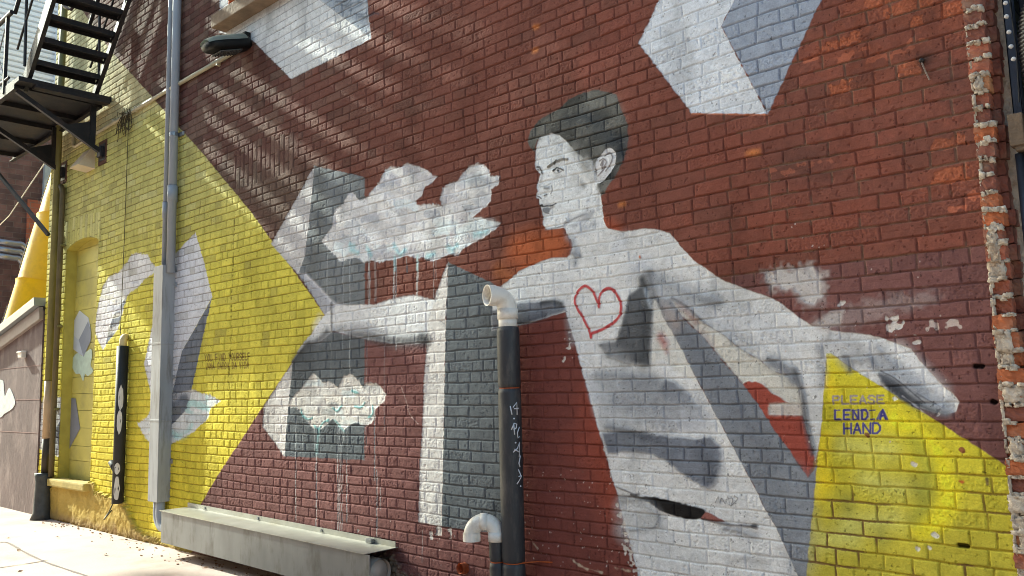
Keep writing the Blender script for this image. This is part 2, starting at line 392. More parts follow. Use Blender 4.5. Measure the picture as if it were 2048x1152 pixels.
CUBE = [(88.5, 792), (151, 797), (109, 862), (127, 920), (100, 905), (83, 899), (75, 893), (69, 865), (72, 848)]
put(cover(CUBE), (186, 184, 184)); put(cover([(151, 797), (160, 857), (127.6, 920), (107, 880), (109, 860)]), (116, 118, 126)); put(cover([(96, 862), (109, 862), (127, 919), (108, 900)]), (165, 165, 168))

# lettering
FONT = {'Y': [[(0, 1), (.5, .5), (1, 1)], [(.5, .5), (.5, 0)]], 'O': [[(.3, 0), (0, .3), (0, .7), (.3, 1), (.7, 1), (1, .7), (1, .3), (.7, 0), (.3, 0)]], 'U': [[(0, 1), (0, .2), (.3, 0), (.7, 0), (1, .2), (1, 1)]],
 'F': [[(0, 0), (0, 1), (1, 1)], [(0, .5), (.8, .5)]], 'I': [[(.5, 0), (.5, 1)]], 'N': [[(0, 0), (0, 1), (1, 0), (1, 1)]], 'D': [[(0, 0), (0, 1), (.6, 1), (1, .7), (1, .3), (.6, 0), (0, 0)]],
 'R': [[(0, 0), (0, 1), (.8, 1), (1, .8), (.8, .5), (0, .5)], [(.5, .5), (1, 0)]], 'S': [[(1, .85), (.7, 1), (.2, 1), (0, .75), (.2, .55), (.8, .45), (1, .25), (.8, 0), (.3, 0), (0, .15)]], 'E': [[(1, 0), (0, 0), (0, 1), (1, 1)], [(0, .5), (.8, .5)]],
 'L': [[(0, 1), (0, 0), (1, 0)]], 'G': [[(1, .8), (.7, 1), (.3, 1), (0, .7), (0, .3), (.3, 0), (.7, 0), (1, .2), (1, .45), (.6, .45)]], 'A': [[(0, 0), (.5, 1), (1, 0)], [(.2, .35), (.8, .35)]], 'V': [[(0, 1), (.5, 0), (1, 1)]],
 'P': [[(0, 0), (0, 1), (.8, 1), (1, .8), (.8, .5), (0, .5)]], 'H': [[(0, 0), (0, 1)], [(1, 0), (1, 1)], [(0, .5), (1, .5)]], 'X': [[(0, 0), (1, 1)], [(0, 1), (1, 0)]]}
def write(s, xl, yl, xr, yr, hpx, c, r, a=1.0, fill=.66):
    """letters between two traced baseline marks"""
    n = len(s)
    for k, ch in enumerate(s):
        if ch == ' ': continue
        for st in FONT[ch]:
            q = []
            for (uu, vz) in st:
                f = (k+(uu*fill+.17 if ch != 'I' else .5))/n
                q.append((xl+(xr-xl)*f, yl+(yr-yl)*f-vz*hpx))
            put(cstroke(q, r, .0015, curve=False, rough=.0004), c, a)
write("YOU FIND YOURSELF", 410, 722.5, 501, 719.5, 13.5, (92, 62, 44), .0060, .85)
write("INNA GADDA DA VIDA", 411, 738.5, 499, 736, 12, (92, 62, 44), .0058, .8)
write("PLEASE", 1664, 808, 1770, 806.5, 15.5, (158, 148, 150), .0042, .95, .72)
write("LEND A", 1668, 839, 1776, 838, 18, (168, 160, 160), .006, .6, .72)
write("LEND A", 1668, 839, 1776, 838, 19, (74, 70, 150), .0042, .95, .6)
for k in range(5): put(cstroke([(1672+k*17.5, 839), (1680+k*17.5, 838)], .0035, .001), (74, 70, 150), .9); put(cstroke([(1670+k*17.5, 821), (1681+k*17.5, 820)], .003, .001), (74, 70, 150), .9)
put(cstroke([(1756, 838), (1766, 822), (1775, 838)], .005, .001), (74, 70, 150), .8)
write("HAND", 1686, 867, 1763, 866, 20, (74, 72, 152), .0045, .95, .75)

# figure
BODY = [(1130, 457), (1142, 473), (1146, 488), (1143, 507), (1135, 515), (1104, 516), (1073, 527), (1039, 543), (1015, 564), (1000, 574), (985, 583), (985, 662), (1035, 651), (1062, 646), (1101, 633), (1133, 624), (1138, 646), (1151, 685), (1167, 747), (1182, 800), (1198, 860), (1208, 891), (1221, 943), (1234, 982), (1245, 1029), (1260, 1081), (1276, 1143), (1284, 1180),
        (1612, 1180), (1598, 1152), (1554, 1055), (1528, 1012), (1518, 990), (1477, 912), (1448, 857), (1443, 846), (1417, 800), (1375, 721), (1346, 667), (1330, 630), (1340, 597), (1356, 599), (1391, 625), (1406, 643), (1448, 669), (1482, 698), (1520, 719), (1543, 740), (1575, 750), (1596, 768), (1603, 807), (1612, 855), (1632, 925), (1643, 860), (1648, 781), (1653, 706), (1663, 706), (1710, 740), (1778, 781), (1835, 815),
        (1866, 823), (1893, 829), (1913, 823), (1919, 802), (1908, 787), (1887, 773), (1864, 747), (1840, 721), (1822, 698), (1788, 684), (1762, 675), (1723, 667), (1684, 664), (1624, 651), (1590, 628), (1559, 604), (1528, 590), (1495, 579), (1458, 565), (1443, 559), (1417, 540), (1390, 522), (1365, 496), (1341, 467), (1320, 460), (1294, 457), (1260, 462), (1247, 463), (1216, 457), (1204, 434), (1203, 392), (1180, 380), (1140, 440)]
put(cover(BODY, soft=.004, rough=.002), (205, 206, 207))
put(cover([(985, 583), (1000, 574), (1000, 590), (988, 600)], soft=.003), (205, 206, 207))
# pieces between the stripe and the arm
put(cover([(1346, 612), (1340, 597), (1356, 599), (1391, 625), (1406, 643), (1448, 669), (1482, 698), (1520, 719), (1543, 740), (1575, 750), (1596, 768), (1603, 806), (1606, 831), (1540, 829), (1528, 808), (1487, 768), (1411, 677)], soft=.006), (198, 195, 186))
blob([(1358, 606), (1375, 622), (1392, 642)], (168, 120, 104), .018, .7, .02); blob([(1400, 665), (1420, 690)], (180, 150, 140), .02, .4, .04)
put(cover([(1487, 768), (1500, 763), (1520, 765), (1545, 786), (1580, 806), (1545, 809), (1538, 815), (1540, 829), (1606, 831), (1616, 862), (1632, 915), (1617, 955), (1580, 901), (1543, 852), (1520, 815)], soft=.005, rough=.004), (158, 70, 55))
put(cover([(1540, 808), (1580, 806), (1606, 808), (1609, 830), (1540, 829)], soft=.012), (190, 180, 172))
put(cover([(1304, 597), (1340, 597), (1370, 640), (1411, 677), (1450, 727), (1487, 768), (1528, 823), (1549, 860), (1580, 901), (1617, 956), (1634, 930), (1628, 1008), (1622, 1060), (1612, 1170), (1608, 1180), (1554, 1055), (1528, 1012), (1518, 990), (1477, 912), (1448, 857), (1417, 800), (1375, 721), (1346, 667)], soft=.004), (130, 136, 146))
blob([(1360, 650), (1420, 740), (1480, 830), (1540, 920)], (112, 117, 128), .04, .6, .08)
blob([(1330, 612), (1352, 648)], (172, 158, 152), .03, .7, .05)
blob([(1590, 960), (1600, 1040), (1598, 1120)], (148, 154, 164), .05, .5, .08)
# hair, face
HAIR = [(1203, 394), (1200, 385), (1196, 372), (1190, 340), (1186, 322), (1168, 316), (1150, 302), (1138, 287), (1120, 271), (1104, 267), (1083, 273), (1075, 283), (1070, 303), (1062, 297), (1057, 281), (1062, 263), (1078, 242), (1104, 226), (1122, 216), (1138, 200), (1167, 186), (1193, 180), (1216, 185), (1234, 190), (1238, 206), (1245, 221), (1256, 247), (1258, 281), (1256, 292), (1247, 322), (1234, 350), (1222, 368), (1209, 388)]
FACE = [(1072, 300), (1072, 316), (1071, 329), (1073, 338), (1077, 344), (1083, 348), (1080, 356), (1076, 365), (1075, 376), (1077, 383), (1073, 389), (1074, 396), (1079, 398), (1079, 408), (1082, 414), (1085, 422), (1087, 433), (1088, 438), (1087, 449), (1091, 456), (1096, 460), (1112, 458), (1130, 456), (1140, 478), (1210, 455), (1203, 392), (1205, 340), (1180, 300), (1140, 262), (1104, 262), (1082, 270)]
HI = None
put(cover(FACE, soft=.003, rough=.001), (212, 215, 217))
put(cover(HAIR, soft=.005, rough=.003), (100, 100, 96)); i, a = cover(HAIR, soft=.005, rough=.003); C[i] *= (1+(r1[i]-.5)*.75*a)[:, None]; HAIRM = np.zeros(NV, np.float32); HAIRM[i] = a
blob([(1080, 268), (1100, 245), (1140, 230)], (128, 126, 118), .03, .7, .05)
blob([(1180, 200), (1225, 210), (1240, 250)], (124, 123, 116), .03, .6, .05)
blob([(1130, 240), (1170, 235), (1200, 245)], (74, 79, 84), .03, .8, .05)
blob([(1225, 280), (1245, 285), (1240, 310)], (58, 66, 78), .03, .8, .05)
blob([(1195, 265), (1215, 275)], (80, 86, 90), .03, .6, .06)
for k in range(60):
    a0 = random.random(); b0 = random.random(); x = 1085+160*a0; y = 200+90*b0
    if (x-1170)**2/8100+(y-262)**2/5000 > 1: continue
    put(cstroke([(x, y), (x+random.uniform(6, 14), y-random.uniform(2, 8))], .002, .003), random.choice([(60, 62, 64), (140, 138, 130), (150, 148, 140)]), .35)
blob([(1148, 296), (1162, 312), (1178, 330)], (130, 130, 126), .03, .65, .04)
blob([(1168, 330), (1178, 345)], (140, 140, 136), .02, .6, .04)
blob([(1200, 375), (1212, 360)], (110, 110, 104), .02, .8, .02)
blob([(1222, 330), (1226, 350)], (62, 64, 66), .018, .8, .03)
EAR = [(1192, 330), (1196, 318), (1206, 307), (1214, 298), (1224, 297), (1232, 306), (1233, 318), (1230, 332), (1221, 346), (1210, 360), (1202, 366), (1192, 366), (1189, 358), (1194, 346)]
put(cover(EAR, soft=.003, rough=0, curve=True), (206, 206, 208))
for q in ([(1210, 312), (1220, 306), (1226, 314), (1222, 328), (1212, 342)], [(1200, 322), (1208, 318), (1214, 324), (1208, 336)], [(1196, 352), (1204, 344), (1212, 334)]): put(cstroke(q, .0045, .004), (122, 112, 112), .85)
put(cstroke([(1203, 330), (1207, 322), (1205, 338)], .006, .004), (110, 100, 100), .8)
put(cstroke([(1216, 316), (1218, 326), (1208, 344)], .003, .002), (225, 225, 228), .9)
put(cstroke([(1202, 368), (1216, 356), (1224, 346)], .004, .005), (58, 60, 60), .8)
# brow, eyes, nose, mouth
put(cstroke([(1097, 334), (1103, 330), (1110, 325)], .0094, .003), (128, 122, 110), .95)
put(cstroke([(1110, 327), (1113, 322)], .0087, .003), (70, 66, 62), .95)
put(cstroke([(1115, 323), (1124, 319), (1136, 319)], .0080, .003), (136, 130, 120), .95)
put(cstroke([(1107, 342), (1111, 337), (1116, 336), (1123, 338), (1128, 341)], .0043, .002), (80, 78, 76), .9)
put(cstroke([(1109, 341), (1113, 337)], .0080, .002), (48, 48, 48), .95)
put(cstroke([(1117, 341), (1118, 342)], .0080, .002), (92, 94, 96), .95); put(cstroke([(1117.5, 341), (1118, 341.5)], .0029, .001), (35, 35, 36), 1)
put(cstroke([(1109, 346), (1117, 346), (1124, 343)], .0029, .002), (130, 130, 130), .8)
blob([(1112, 352), (1126, 354)], (170, 172, 174), .01, .6, .02)
put(cstroke([(1075, 334), (1080, 335), (1083, 341), (1086, 347)], .0065, .003), (90, 90, 90), .9)
put(cstroke([(1076, 339), (1079, 340)], .0036, .002), (60, 60, 62), .7)
blob([(1087, 352), (1082, 364), (1080, 372)], (176, 178, 180), .008, .7, .012)
put(cstroke([(1082, 374), (1092, 372), (1102, 367)], .003, .004), (130, 130, 130), .6)
blob([(1090, 376), (1098, 376)], (132, 136, 140), .010, .85, .012)
put(cstroke([(1104, 372), (1105, 380), (1102, 387)], .004, .004), (112, 114, 116), .8)
put(cstroke([(1074, 392), (1079, 394), (1083, 397)], .0029, .002), (100, 100, 100), .9); put(cstroke([(1089, 391), (1094, 389)], .0043, .002), (110, 110, 110), .9)
put(cstroke([(1081, 411), (1086, 413), (1094, 412), (1104, 411), (1112, 407)], .0046, .002), (74, 76, 80), .95)
put(cstroke([(1082, 411), (1085, 410)], .0058, .002), (60, 62, 66), .9)
put(cover([(1085, 417), (1094, 415), (1101, 417), (1099, 424), (1092, 427), (1087, 425)], soft=.004), (134, 139, 146))
blob([(1102, 416), (1108, 413)], (150, 146, 142), .006, .8, .01)
put(cstroke([(1088, 437), (1094, 436)], .0029, .003), (140, 142, 146), .7)
blob([(1092, 459), (1108, 457), (1128, 452)], (118, 116, 120), .004, .8, .008)
put(cover([(1140, 452), (1160, 440), (1182, 420), (1190, 422), (1180, 440), (1150, 456)], soft=.012), (158, 162, 170), .8)
blob([(1130, 448), (1150, 436), (1172, 428)], (140, 142, 150), .007, .8, .012)
blob([(1140, 470), (1165, 460), (1190, 448)], (176, 180, 188), .02, .6, .04)
blob([(1162, 366), (1168, 372)], (130, 130, 128), .012, .7, .025)
blob([(1150, 356), (1175, 352), (1188, 362)], (188, 188, 186), .02, .7, .04)
blob([(1178, 400), (1172, 430), (1160, 446)], (186, 189, 196), .01, .7, .02)
blob([(1198, 380), (1197, 420)], (168, 170, 174), .008, .7, .015)
blob([(1175, 318), (1190, 340), (1186, 360)], (172, 172, 170), .012, .6, .02)
# throat, shoulder, armpit shading
blob([(1147, 480), (1152, 505), (1150, 530)], (150, 156, 166), .014, .8, .025)
blob([(1146, 506), (1160, 512)], (130, 134, 142), .012, .8, .02)
blob([(1120, 560), (1125, 580)], (190, 194, 200), .06, .5, .09)
blob([(1250, 480), (1230, 500)], (186, 190, 200), .03, .5, .05)
blob([(1270, 540), (1290, 530)], (170, 176, 188), .04, .6, .07)
blob([(1286, 560), (1292, 576)], (70, 73, 78), .028, .95, .03)
blob([(1300, 548), (1310, 590), (1316, 620)], (96, 100, 108), .022, .85, .035)
blob([(1320, 560), (1370, 585), (1420, 600)], (150, 156, 166), .045, .8, .06)
blob([(1400, 600), (1440, 606)], (120, 126, 134), .02, .75, .03)
blob([(1330, 596), (1380, 610), (1440, 650), (1500, 690)], (156, 161, 170), .03, .7, .05)
put(cstroke([(1345, 596), (1372, 612), (1392, 630), (1408, 645)], .006, .01), (100, 104, 112), .7)
put(cstroke([(1408, 645), (1450, 670), (1480, 696), (1520, 718)], .005, .012), (130, 134, 142), .6)
# forearm/hand shading
blob([(1440, 630), (1500, 640), (1580, 690)], (188, 192, 200), .05, .6, .08)
blob([(1540, 722), (1570, 738), (1590, 760)], (118, 124, 136), .03, .85, .03)
blob([(1590, 740), (1606, 790), (1614, 850), (1628, 905)], (92, 96, 106), .012, .85, .02)
blob([(1640, 700), (1646, 740), (1642, 770)], (150, 152, 158), .015, .7, .03)
put(cstroke([(1662, 668), (1652, 682), (1640, 700)], .008, .02), (140, 142, 148), .7)
blob([(1650, 690), (1700, 690), (1740, 712)], (176, 178, 184), .03, .7, .06)
blob([(1690, 720), (1720, 722)], (140, 143, 150), .02, .7, .04)
blob([(1760, 700), (1775, 720), (1800, 735)], (150, 155, 166), .02, .75, .03)
put(cover([(1760, 748), (1775, 752), (1800, 766), (1822, 800), (1832, 815), (1800, 798), (1770, 770)], soft=.012), (98, 102, 110))
blob([(1762, 750), (1790, 764), (1815, 790), (1840, 806)], (64, 67, 74), .008, .85, .014)
blob([(1775, 740), (1810, 752), (1840, 775)], (150, 156, 168), .03, .8, .04)
blob([(1820, 770), (1850, 800), (1885, 812)], (140, 146, 158), .03, .8, .04)
blob([(1835, 808), (1865, 820), (1895, 825)], (86, 92, 100), .010, .85, .018)
blob([(1800, 700), (1840, 740), (1880, 780)], (224, 226, 230), .03, .6, .04)
blob([(1768, 762), (1800, 784), (1830, 808)], (74, 78, 88), .014, .85, .02)
blob([(1690, 715), (1700, 740)], (120, 124, 132), .014, .7, .02); blob([(1740, 716), (1752, 732)], (128, 134, 146), .016, .75, .025)
blob([(1800, 738), (1840, 770), (1870, 800), (1890, 815)], (168, 174, 184), .02, .7, .03)
put(cstroke([(1762, 742), (1790, 756), (1822, 782), (1850, 806)], .003, .004), (70, 74, 82), .8)
for k in range(14): put(cstroke([(1765+k*7, 744+k*4.2), (1785+k*8, 765+k*4)], .0015, .003), (110, 115, 126), .4)
put(cover([(1806, 792), (1835, 812), (1852, 826), (1843, 822)], soft=.005), (200, 198, 208))
# torso shading
put(cover([(1246, 640), (1253, 612), (1258, 590), (1284, 570), (1305, 594), (1309, 630), (1304, 660), (1300, 730), (1263, 727), (1215, 712), (1198, 688), (1232, 682)], soft=.02), (100, 103, 108))
blob([(1290, 625), (1294, 690), (1288, 725)], (78, 81, 86), .03, .7, .05)
blob([(1216, 700), (1250, 722)], (150, 153, 158), .03, .8, .05)
blob([(1292, 580), (1302, 612)], (160, 172, 186), .010, .75, .015)
put(cover([(1308, 600), (1314, 600), (1328, 640), (1346, 667), (1375, 721), (1395, 765), (1350, 740), (1330, 720), (1303, 725), (1306, 660)], soft=.01), (200, 199, 194))
blob([(1322, 674), (1330, 686)], (166, 98, 96), .018, .85, .03); blob([(1330, 694), (1334, 704)], (176, 130, 126), .01, .6, .02)
put(cover([(1172, 748), (1215, 742), (1262, 742), (1333, 757), (1376, 788), (1402, 830), (1396, 862), (1300, 852), (1207, 858), (1184, 800)], soft=.03, rough=0), (174, 179, 187), .75); blob([(1195, 750), (1250, 752), (1310, 762)], (150, 155, 162), .02, .7, .03); blob([(1200, 820), (1260, 832)], (205, 208, 212), .03, .5, .05)
blob([(1260, 768), (1300, 775), (1340, 790)], (150, 155, 164), .05, .8, .07)
put(cover([(1332, 758), (1352, 766), (1378, 788), (1392, 812), (1360, 812), (1330, 800), (1322, 775)], soft=.02), (112, 118, 130), .85)
blob([(1240, 800), (1300, 815), (1380, 812), (1400, 830)], (160, 165, 175), .05, .8, .08)
blob([(1360, 838), (1400, 845), (1330, 850)], (172, 176, 186), .04, .7, .08)
put(cover([(1206, 866), (1240, 862), (1271, 866), (1330, 872), (1395, 878), (1420, 872), (1440, 892), (1443, 915), (1437, 945), (1430, 966), (1418, 976), (1404, 972), (1380, 958), (1359, 943), (1333, 922), (1310, 910), (1290, 905), (1250, 903), (1217, 908)], soft=.014, curve=False), (122, 128, 141))
blob([(1400, 900), (1425, 930), (1422, 960)], (96, 102, 114), .03, .7, .06); blob([(1250, 880), (1300, 890)], (140, 146, 156), .04, .6, .07); blob([(1285, 875), (1320, 880)], (96, 100, 112), .01, .7, .03)
blob([(1215, 855), (1260, 862), (1300, 872)], (104, 108, 118), .008, .7, .03)
# dark fold
put(cover([(1262, 988), (1280, 992), (1312, 994), (1346, 1002), (1383, 1011), (1406, 1017), (1413, 1026), (1404, 1036), (1378, 1038), (1352, 1032), (1320, 1021), (1308, 1010), (1295, 1003), (1270, 996)], soft=.005, curve=True, rough=.003), (44, 42, 42))
put(cover([(1411, 1022), (1443, 1037), (1454, 1045), (1427, 1043), (1402, 1038)], soft=.003), (150, 92, 84)); put(cstroke([(1410, 1040), (1440, 1046)], .003, .002), (214, 200, 196), .8)
put(cstroke([(1404, 1038), (1450, 1047), (1514, 1053)], .0045, .005), (66, 60, 60), .85, ); blob([(1507, 1052), (1512, 1053)], (50, 50, 56), .01, .8, .01)
put(cstroke([(1234, 974), (1250, 980), (1275, 991)], .004, .006), (84, 78, 80), .8); put(cstroke([(1238, 993), (1256, 993), (1278, 988)], .006, .008), (70, 66, 66), .8)
blob([(1245, 1002), (1275, 1000)], (140, 138, 136), .02, .8, .03); blob([(1290, 1010), (1312, 1030), (1318, 1050)], (148, 152, 158), .03, .7, .05)
blob([(1250, 1020), (1290, 1040), (1250, 1060)], (176, 178, 180), .05, .7, .06); put(cstroke([(1318, 1030), (1315, 1048), (1300, 1056), (1262, 1060)], .008, .014), (118, 122, 130), .6)
blob([(1448, 1056), (1480, 1062), (1510, 1072)], (150, 153, 160), .02, .8, .03); blob([(1330, 1120), (1400, 1118)], (186, 190, 194), .06, .5, .08)
blob([(1460, 1116), (1530, 1124)], (165, 165, 166), .015, .6, .03); blob([(1280, 1085), (1340, 1080)], (180, 184, 190), .04, .5, .08)
# arm underside by the pipe
put(cover([(985, 662), (985, 622), (1010, 612), (1050, 606), (1090, 603), (1115, 604), (1130, 612), (1133, 622), (1101, 632), (1062, 645), (1035, 651)], soft=.012), (118, 123, 133))
blob([(1085, 606), (1108, 603), (1124, 608)], (58, 60, 64), .012, .85, .02); blob([(1040, 645), (1090, 632)], (78, 82, 92), .012, .6, .03); blob([(1030, 612), (1065, 608)], (150, 154, 162), .02, .6, .03)
blob([(1140, 640), (1146, 680)], (176, 180, 184), .02, .5, .04)
for q in [((1148, 470), (1150, 460)),]: pass
# heart, scribble
put(cstroke([(1199.5, 614), (1200, 594), (1208, 581), (1221, 577), (1234, 588), (1243, 609), (1241, 630), (1227, 646), (1203, 660), (1185, 667), (1183, 675), (1179.5, 661), (1167, 635), (1155, 615), (1151, 599), (1159, 581), (1172, 572), (1185, 581), (1194, 599), (1199.5, 614)], .0085, .004), (192, 48, 52), .95)
blob([(1184, 668), (1183, 672)], (190, 40, 46), .008, .9, .008)
put(cstroke([(1431, 1005), (1437, 994), (1440, 1006), (1444, 996), (1452, 1008), (1456, 993), (1460, 1010), (1452, 1000), (1466, 996), (1464, 1010), (1474, 1000), (1476, 995), (1470, 992)], .0014, .001), (70, 70, 74), .8)
blob([(1280, 513), (1281, 515)], (200, 110, 60), .006, .9, .004)

# clouds
CLD = [(645, 483), (660, 460), (667, 452), (668, 430), (672, 420), (687, 408), (698, 387), (708, 387), (719, 402), (734, 395), (750, 376), (763, 361), (771, 342), (784, 333), (800, 336), (815, 327), (838, 334), (857, 342), (866, 350), (875, 353), (865, 366), (849, 374), (844, 392), (831, 402), (836, 410), (865, 408), (885, 411), (882, 392), (888, 376), (901, 367), (917, 363), (930, 342), (940, 333), (953, 327), (969, 330), (978, 342), (982, 353), (1000, 353), (997, 368), (984, 379), (982, 402), (963, 421), (943, 436), (963, 437), (1002, 446), (990, 460), (958, 480), (940, 490), (927, 497), (917, 512), (903, 508), (890, 512), (865, 523), (848, 514), (833, 516), (815, 510), (799, 516), (780, 520), (760, 525), (744, 520), (729, 525), (715, 514), (698, 517), (680, 525), (669, 509), (655, 495)]
put(cover(CLD, soft=.006, rough=.010), (200, 198, 198))
CL3 = [(627, 747), (636, 752), (646, 766), (659, 763), (670, 768), (677, 777), (683, 762), (690, 752), (703, 747), (716, 757), (726, 773), (733, 766), (740, 764), (755, 768), (765, 777), (773, 787), (771, 802), (760, 810), (752, 818), (750, 832), (745, 844), (736, 850), (724, 849), (712, 843), (700, 850), (687, 859), (676, 850), (667, 836), (656, 846), (646, 857), (633, 857), (620, 850), (614, 841), (604, 826), (591, 815), (578, 813), (582, 800), (591, 789), (604, 776), (615, 762)]
put(cover(CL3, soft=.006, rough=.010), (206, 200, 192))
def cloudy(poly, cols, n, r, seed):
    rr = random.Random(seed); Pp = np.array(poly); ci, ca = cover(poly, soft=.01, rough=0); keep = C.copy() if False else None
    msk = np.zeros(NV, np.float32); msk[ci] = ca
    x0, y0 = Pp.min(0); x1, y1 = Pp.max(0)
    for k in range(n):
        x = rr.uniform(x0, x1); y = rr.uniform(y0, y1); q = [(x, y), (x+rr.uniform(4, 24), y-rr.uniform(-6, 10)), (x+rr.uniform(14, 40), y+rr.uniform(-8, 12))]
        i, a = cstroke(q, r*rr.uniform(.4, 1.3), soft=rr.choice([.004, .012, .03]), rough=.004); a = a*msk[i]*rr.uniform(.35, .85)
        C[i] = C[i]*(1-a[:, None])+rgb(rr.choice(cols))*a[:, None]
cloudy(CLD, [(226, 226, 228), (178, 176, 186), (190, 186, 190), (222, 222, 224), (168, 172, 182), (214, 210, 208), (206, 216, 220)], 150, .03, 3)
cloudy(CL3, [(224, 220, 214), (186, 182, 180), (214, 206, 196), (196, 206, 206), (172, 172, 170)], 70, .02, 5)
cloudy(CL1, [(216, 214, 214), (180, 180, 190), (200, 196, 180)], 30, .03, 6); cloudy(CL2, [(216, 214, 214), (180, 186, 190), (170, 206, 204)], 30, .03, 7)
for q in [((704, 500), (716, 505)), ((735, 495), (742, 510)), ((790, 492), (800, 508), (812, 500)), ((855, 512), (868, 508)), ((896, 494), (905, 500), (914, 490)), ((700, 490), (708, 492)), ((950, 470), (975, 462))]: put(cstroke(q, .018, .02, rough=.008), (150, 200, 208), .8)
for q in [((915, 470), (950, 452), (985, 450)), ((880, 455), (910, 450))]: put(cstroke(q, .03, .03), (200, 216, 220), .6)
for q in [((602, 818), (606, 830), (616, 838), (625, 836)), ((628, 850), (638, 858), (646, 846), (658, 840)), ((670, 840), (680, 852), (690, 862)), ((745, 812), (747, 826), (738, 834)), ((665, 815), (675, 822), (684, 812)), ((705, 782), (718, 786)), ((710, 812), (722, 815), (730, 806))]: put(cstroke(q, .008, .006, rough=.004), (108, 178, 178), .85)
# drips
dr = random.Random(12)
def drip(x, y0, y1, r=.003, c=(196, 200, 200), a=.6):
    q = []; yy = y0; X0 = x
    while yy < y1: q.append((X0+dr.uniform(-.7, .7), yy)); yy += 24; X0 += (x-600)*0
    q.append((X0, y1)); put(cstroke(q, r, .002, curve=False), c, a)
for x, y0, y1, r, a in [(656, 490, 640, .0025, .6), (687, 520, 700, .0025, .6), (701, 515, 760, .003, .7), (740, 518, 610, .008, .5), (738, 518, 680, .003, .6), (752, 518, 600, .012, .25), (789, 512, 640, .007, .6), (793, 514, 700, .0035, .7), (815, 515, 545, .003, .5), (836, 512, 595, .010, .5), (869, 515, 600, .003, .5), (874, 515, 560, .003, .4), (593, 838, 1040, .004, .6), (607, 836, 900, .003, .4), (634, 858, 1060, .0045, .65), (630, 858, 900, .006, .5), (641, 858, 905, .003, .6), (677, 850, 1065, .004, .7), (681, 850, 1070, .0035, .7), (685, 855, 1060, .003, .6), (695, 850, 1045, .004, .7), (689, 850, 880, .008, .5), (750, 830, 960, .004, .8), (755, 940, 1080, .004, .7), (846, 1060, 1125, .002, .4), (733, 845, 900, .002, .4), (762, 975, 1020, .003, .5), (664, 600, 760, .002, .25), (770, 690, 860, .0022, .4), (735, 690, 760, .0022, .4)]: drip(x, y0, y1, r, a=a)
put(cstroke([(640, 857), (636, 880), (634, 905)], .012, .02), (130, 190, 192), .5); put(cstroke([(790, 514), (791, 540)], .012, .01), (150, 200, 208), .6); put(cstroke([(836, 512), (836, 540)], .012, .01), (150, 200, 208), .5)
# white smears upper right of the arm
put(cover([(1528, 545), (1560, 538), (1624, 532), (1650, 545), (1655, 570), (1640, 605), (1622, 618), (1600, 602), (1580, 580), (1540, 575)], soft=.03, rough=.02), (196, 194, 192), .8)
put(cover([(1624, 648), (1662, 622), (1730, 602), (1800, 590), (1860, 582), (1890, 590), (1870, 606), (1770, 634), (1700, 656), (1660, 662)], soft=.03, rough=.02), (178, 162, 160), .45)
put(cover([(1624, 650), (1662, 624), (1690, 620), (1680, 650), (1650, 660)], soft=.012), (186, 180, 178), .75)
for q, r in [((1788, 652), .028), ((1784, 637), .014), ((1836, 680), .014), ((1682, 605), .012), ((1868, 828), .006)]: put(cstroke([q, (q[0]+4, q[1]+1)], r, .003, rough=.02), (212, 206, 200), .9)
put(cover([(1852, 655), (1870, 644), (1895, 640), (1925, 643), (1918, 650), (1890, 650), (1865, 656)], soft=.004, rough=.03), (200, 182, 172), .85)
put(cover([(1790, 792), (1796, 798), (1790, 801), (1785, 795)], soft=.003, rough=.004), (230, 228, 224), .9)
for k, (x, y) in enumerate([(1829, 927), (1732, 868), (1870, 1070), (1835, 1095), (1858, 1094), (1925, 899), (1920, 962)]): put(cstroke([(x, y), (x+3, y+2)], .009, .003, rough=.006), [(214, 208, 200), (120, 70, 64), (226, 224, 214), (222, 220, 210), (226, 222, 210), (132, 64, 56), (188, 84, 44)][k], .9)
put(cstroke([(1975, 958), (1976, 968)], .006, .004), (92, 70, 66), .8)
# chipped paint: bare orange brick, upper right corner, and flaking spots
for poly in ([(1726, 6), (1728, 20), (1770, 8), (1812, -2), (1800, -12), (1740, -10)], [(1771, 22), (1773, 36), (1830, 24), (1868, 12), (1870, -6), (1815, -4)], [(1883, 14), (1884, 36), (1926, 24), (1926, 4), (1905, 4)], [(1634, 95), (1637, 107), (1680, 97), (1722, 80), (1722, 62), (1690, 76), (1660, 84)],
             [(1866, 290), (1866, 304), (1940, 290), (1930, 268), (1880, 282)], [(1863, 344), (1866, 368), (1940, 358), (1940, 332)], [(1797, 130), (1798, 155), (1840, 148), (1838, 122)], [(1824, 38), (1826, 55), (1843, 48), (1840, 34)], [(1658, 172), (1660, 192), (1700, 184), (1702, 160)]):
    i, a = cover(poly, soft=.003, rough=.016)
    cc = rgb((176, 94, 58))*(.75+.5*fbm(X[i], Z[i], 30, 3, 77))[:, None]; C[i] = C[i]*(1-a[:, None]*.92)+cc*a[:, None]*.92; HT[i] -= a*.002+a*(vn(X[i], Z[i], 140, 5)-.5)*.004
for q in [((1680, 118), (1705, 112), (1728, 98)), ((1740, 120), (1790, 108), (1820, 96)), ((1610, 124), (1635, 118)), ((1600, 330), (1660, 322)), ((1540, 340), (1590, 346)), ((1945, 392), (1965, 388)), ((1820, 85), (1840, 78)), ((1904, 418), (1932, 412))]: put(cstroke(q, .010, .004, rough=.02), (190, 104, 72), .8)
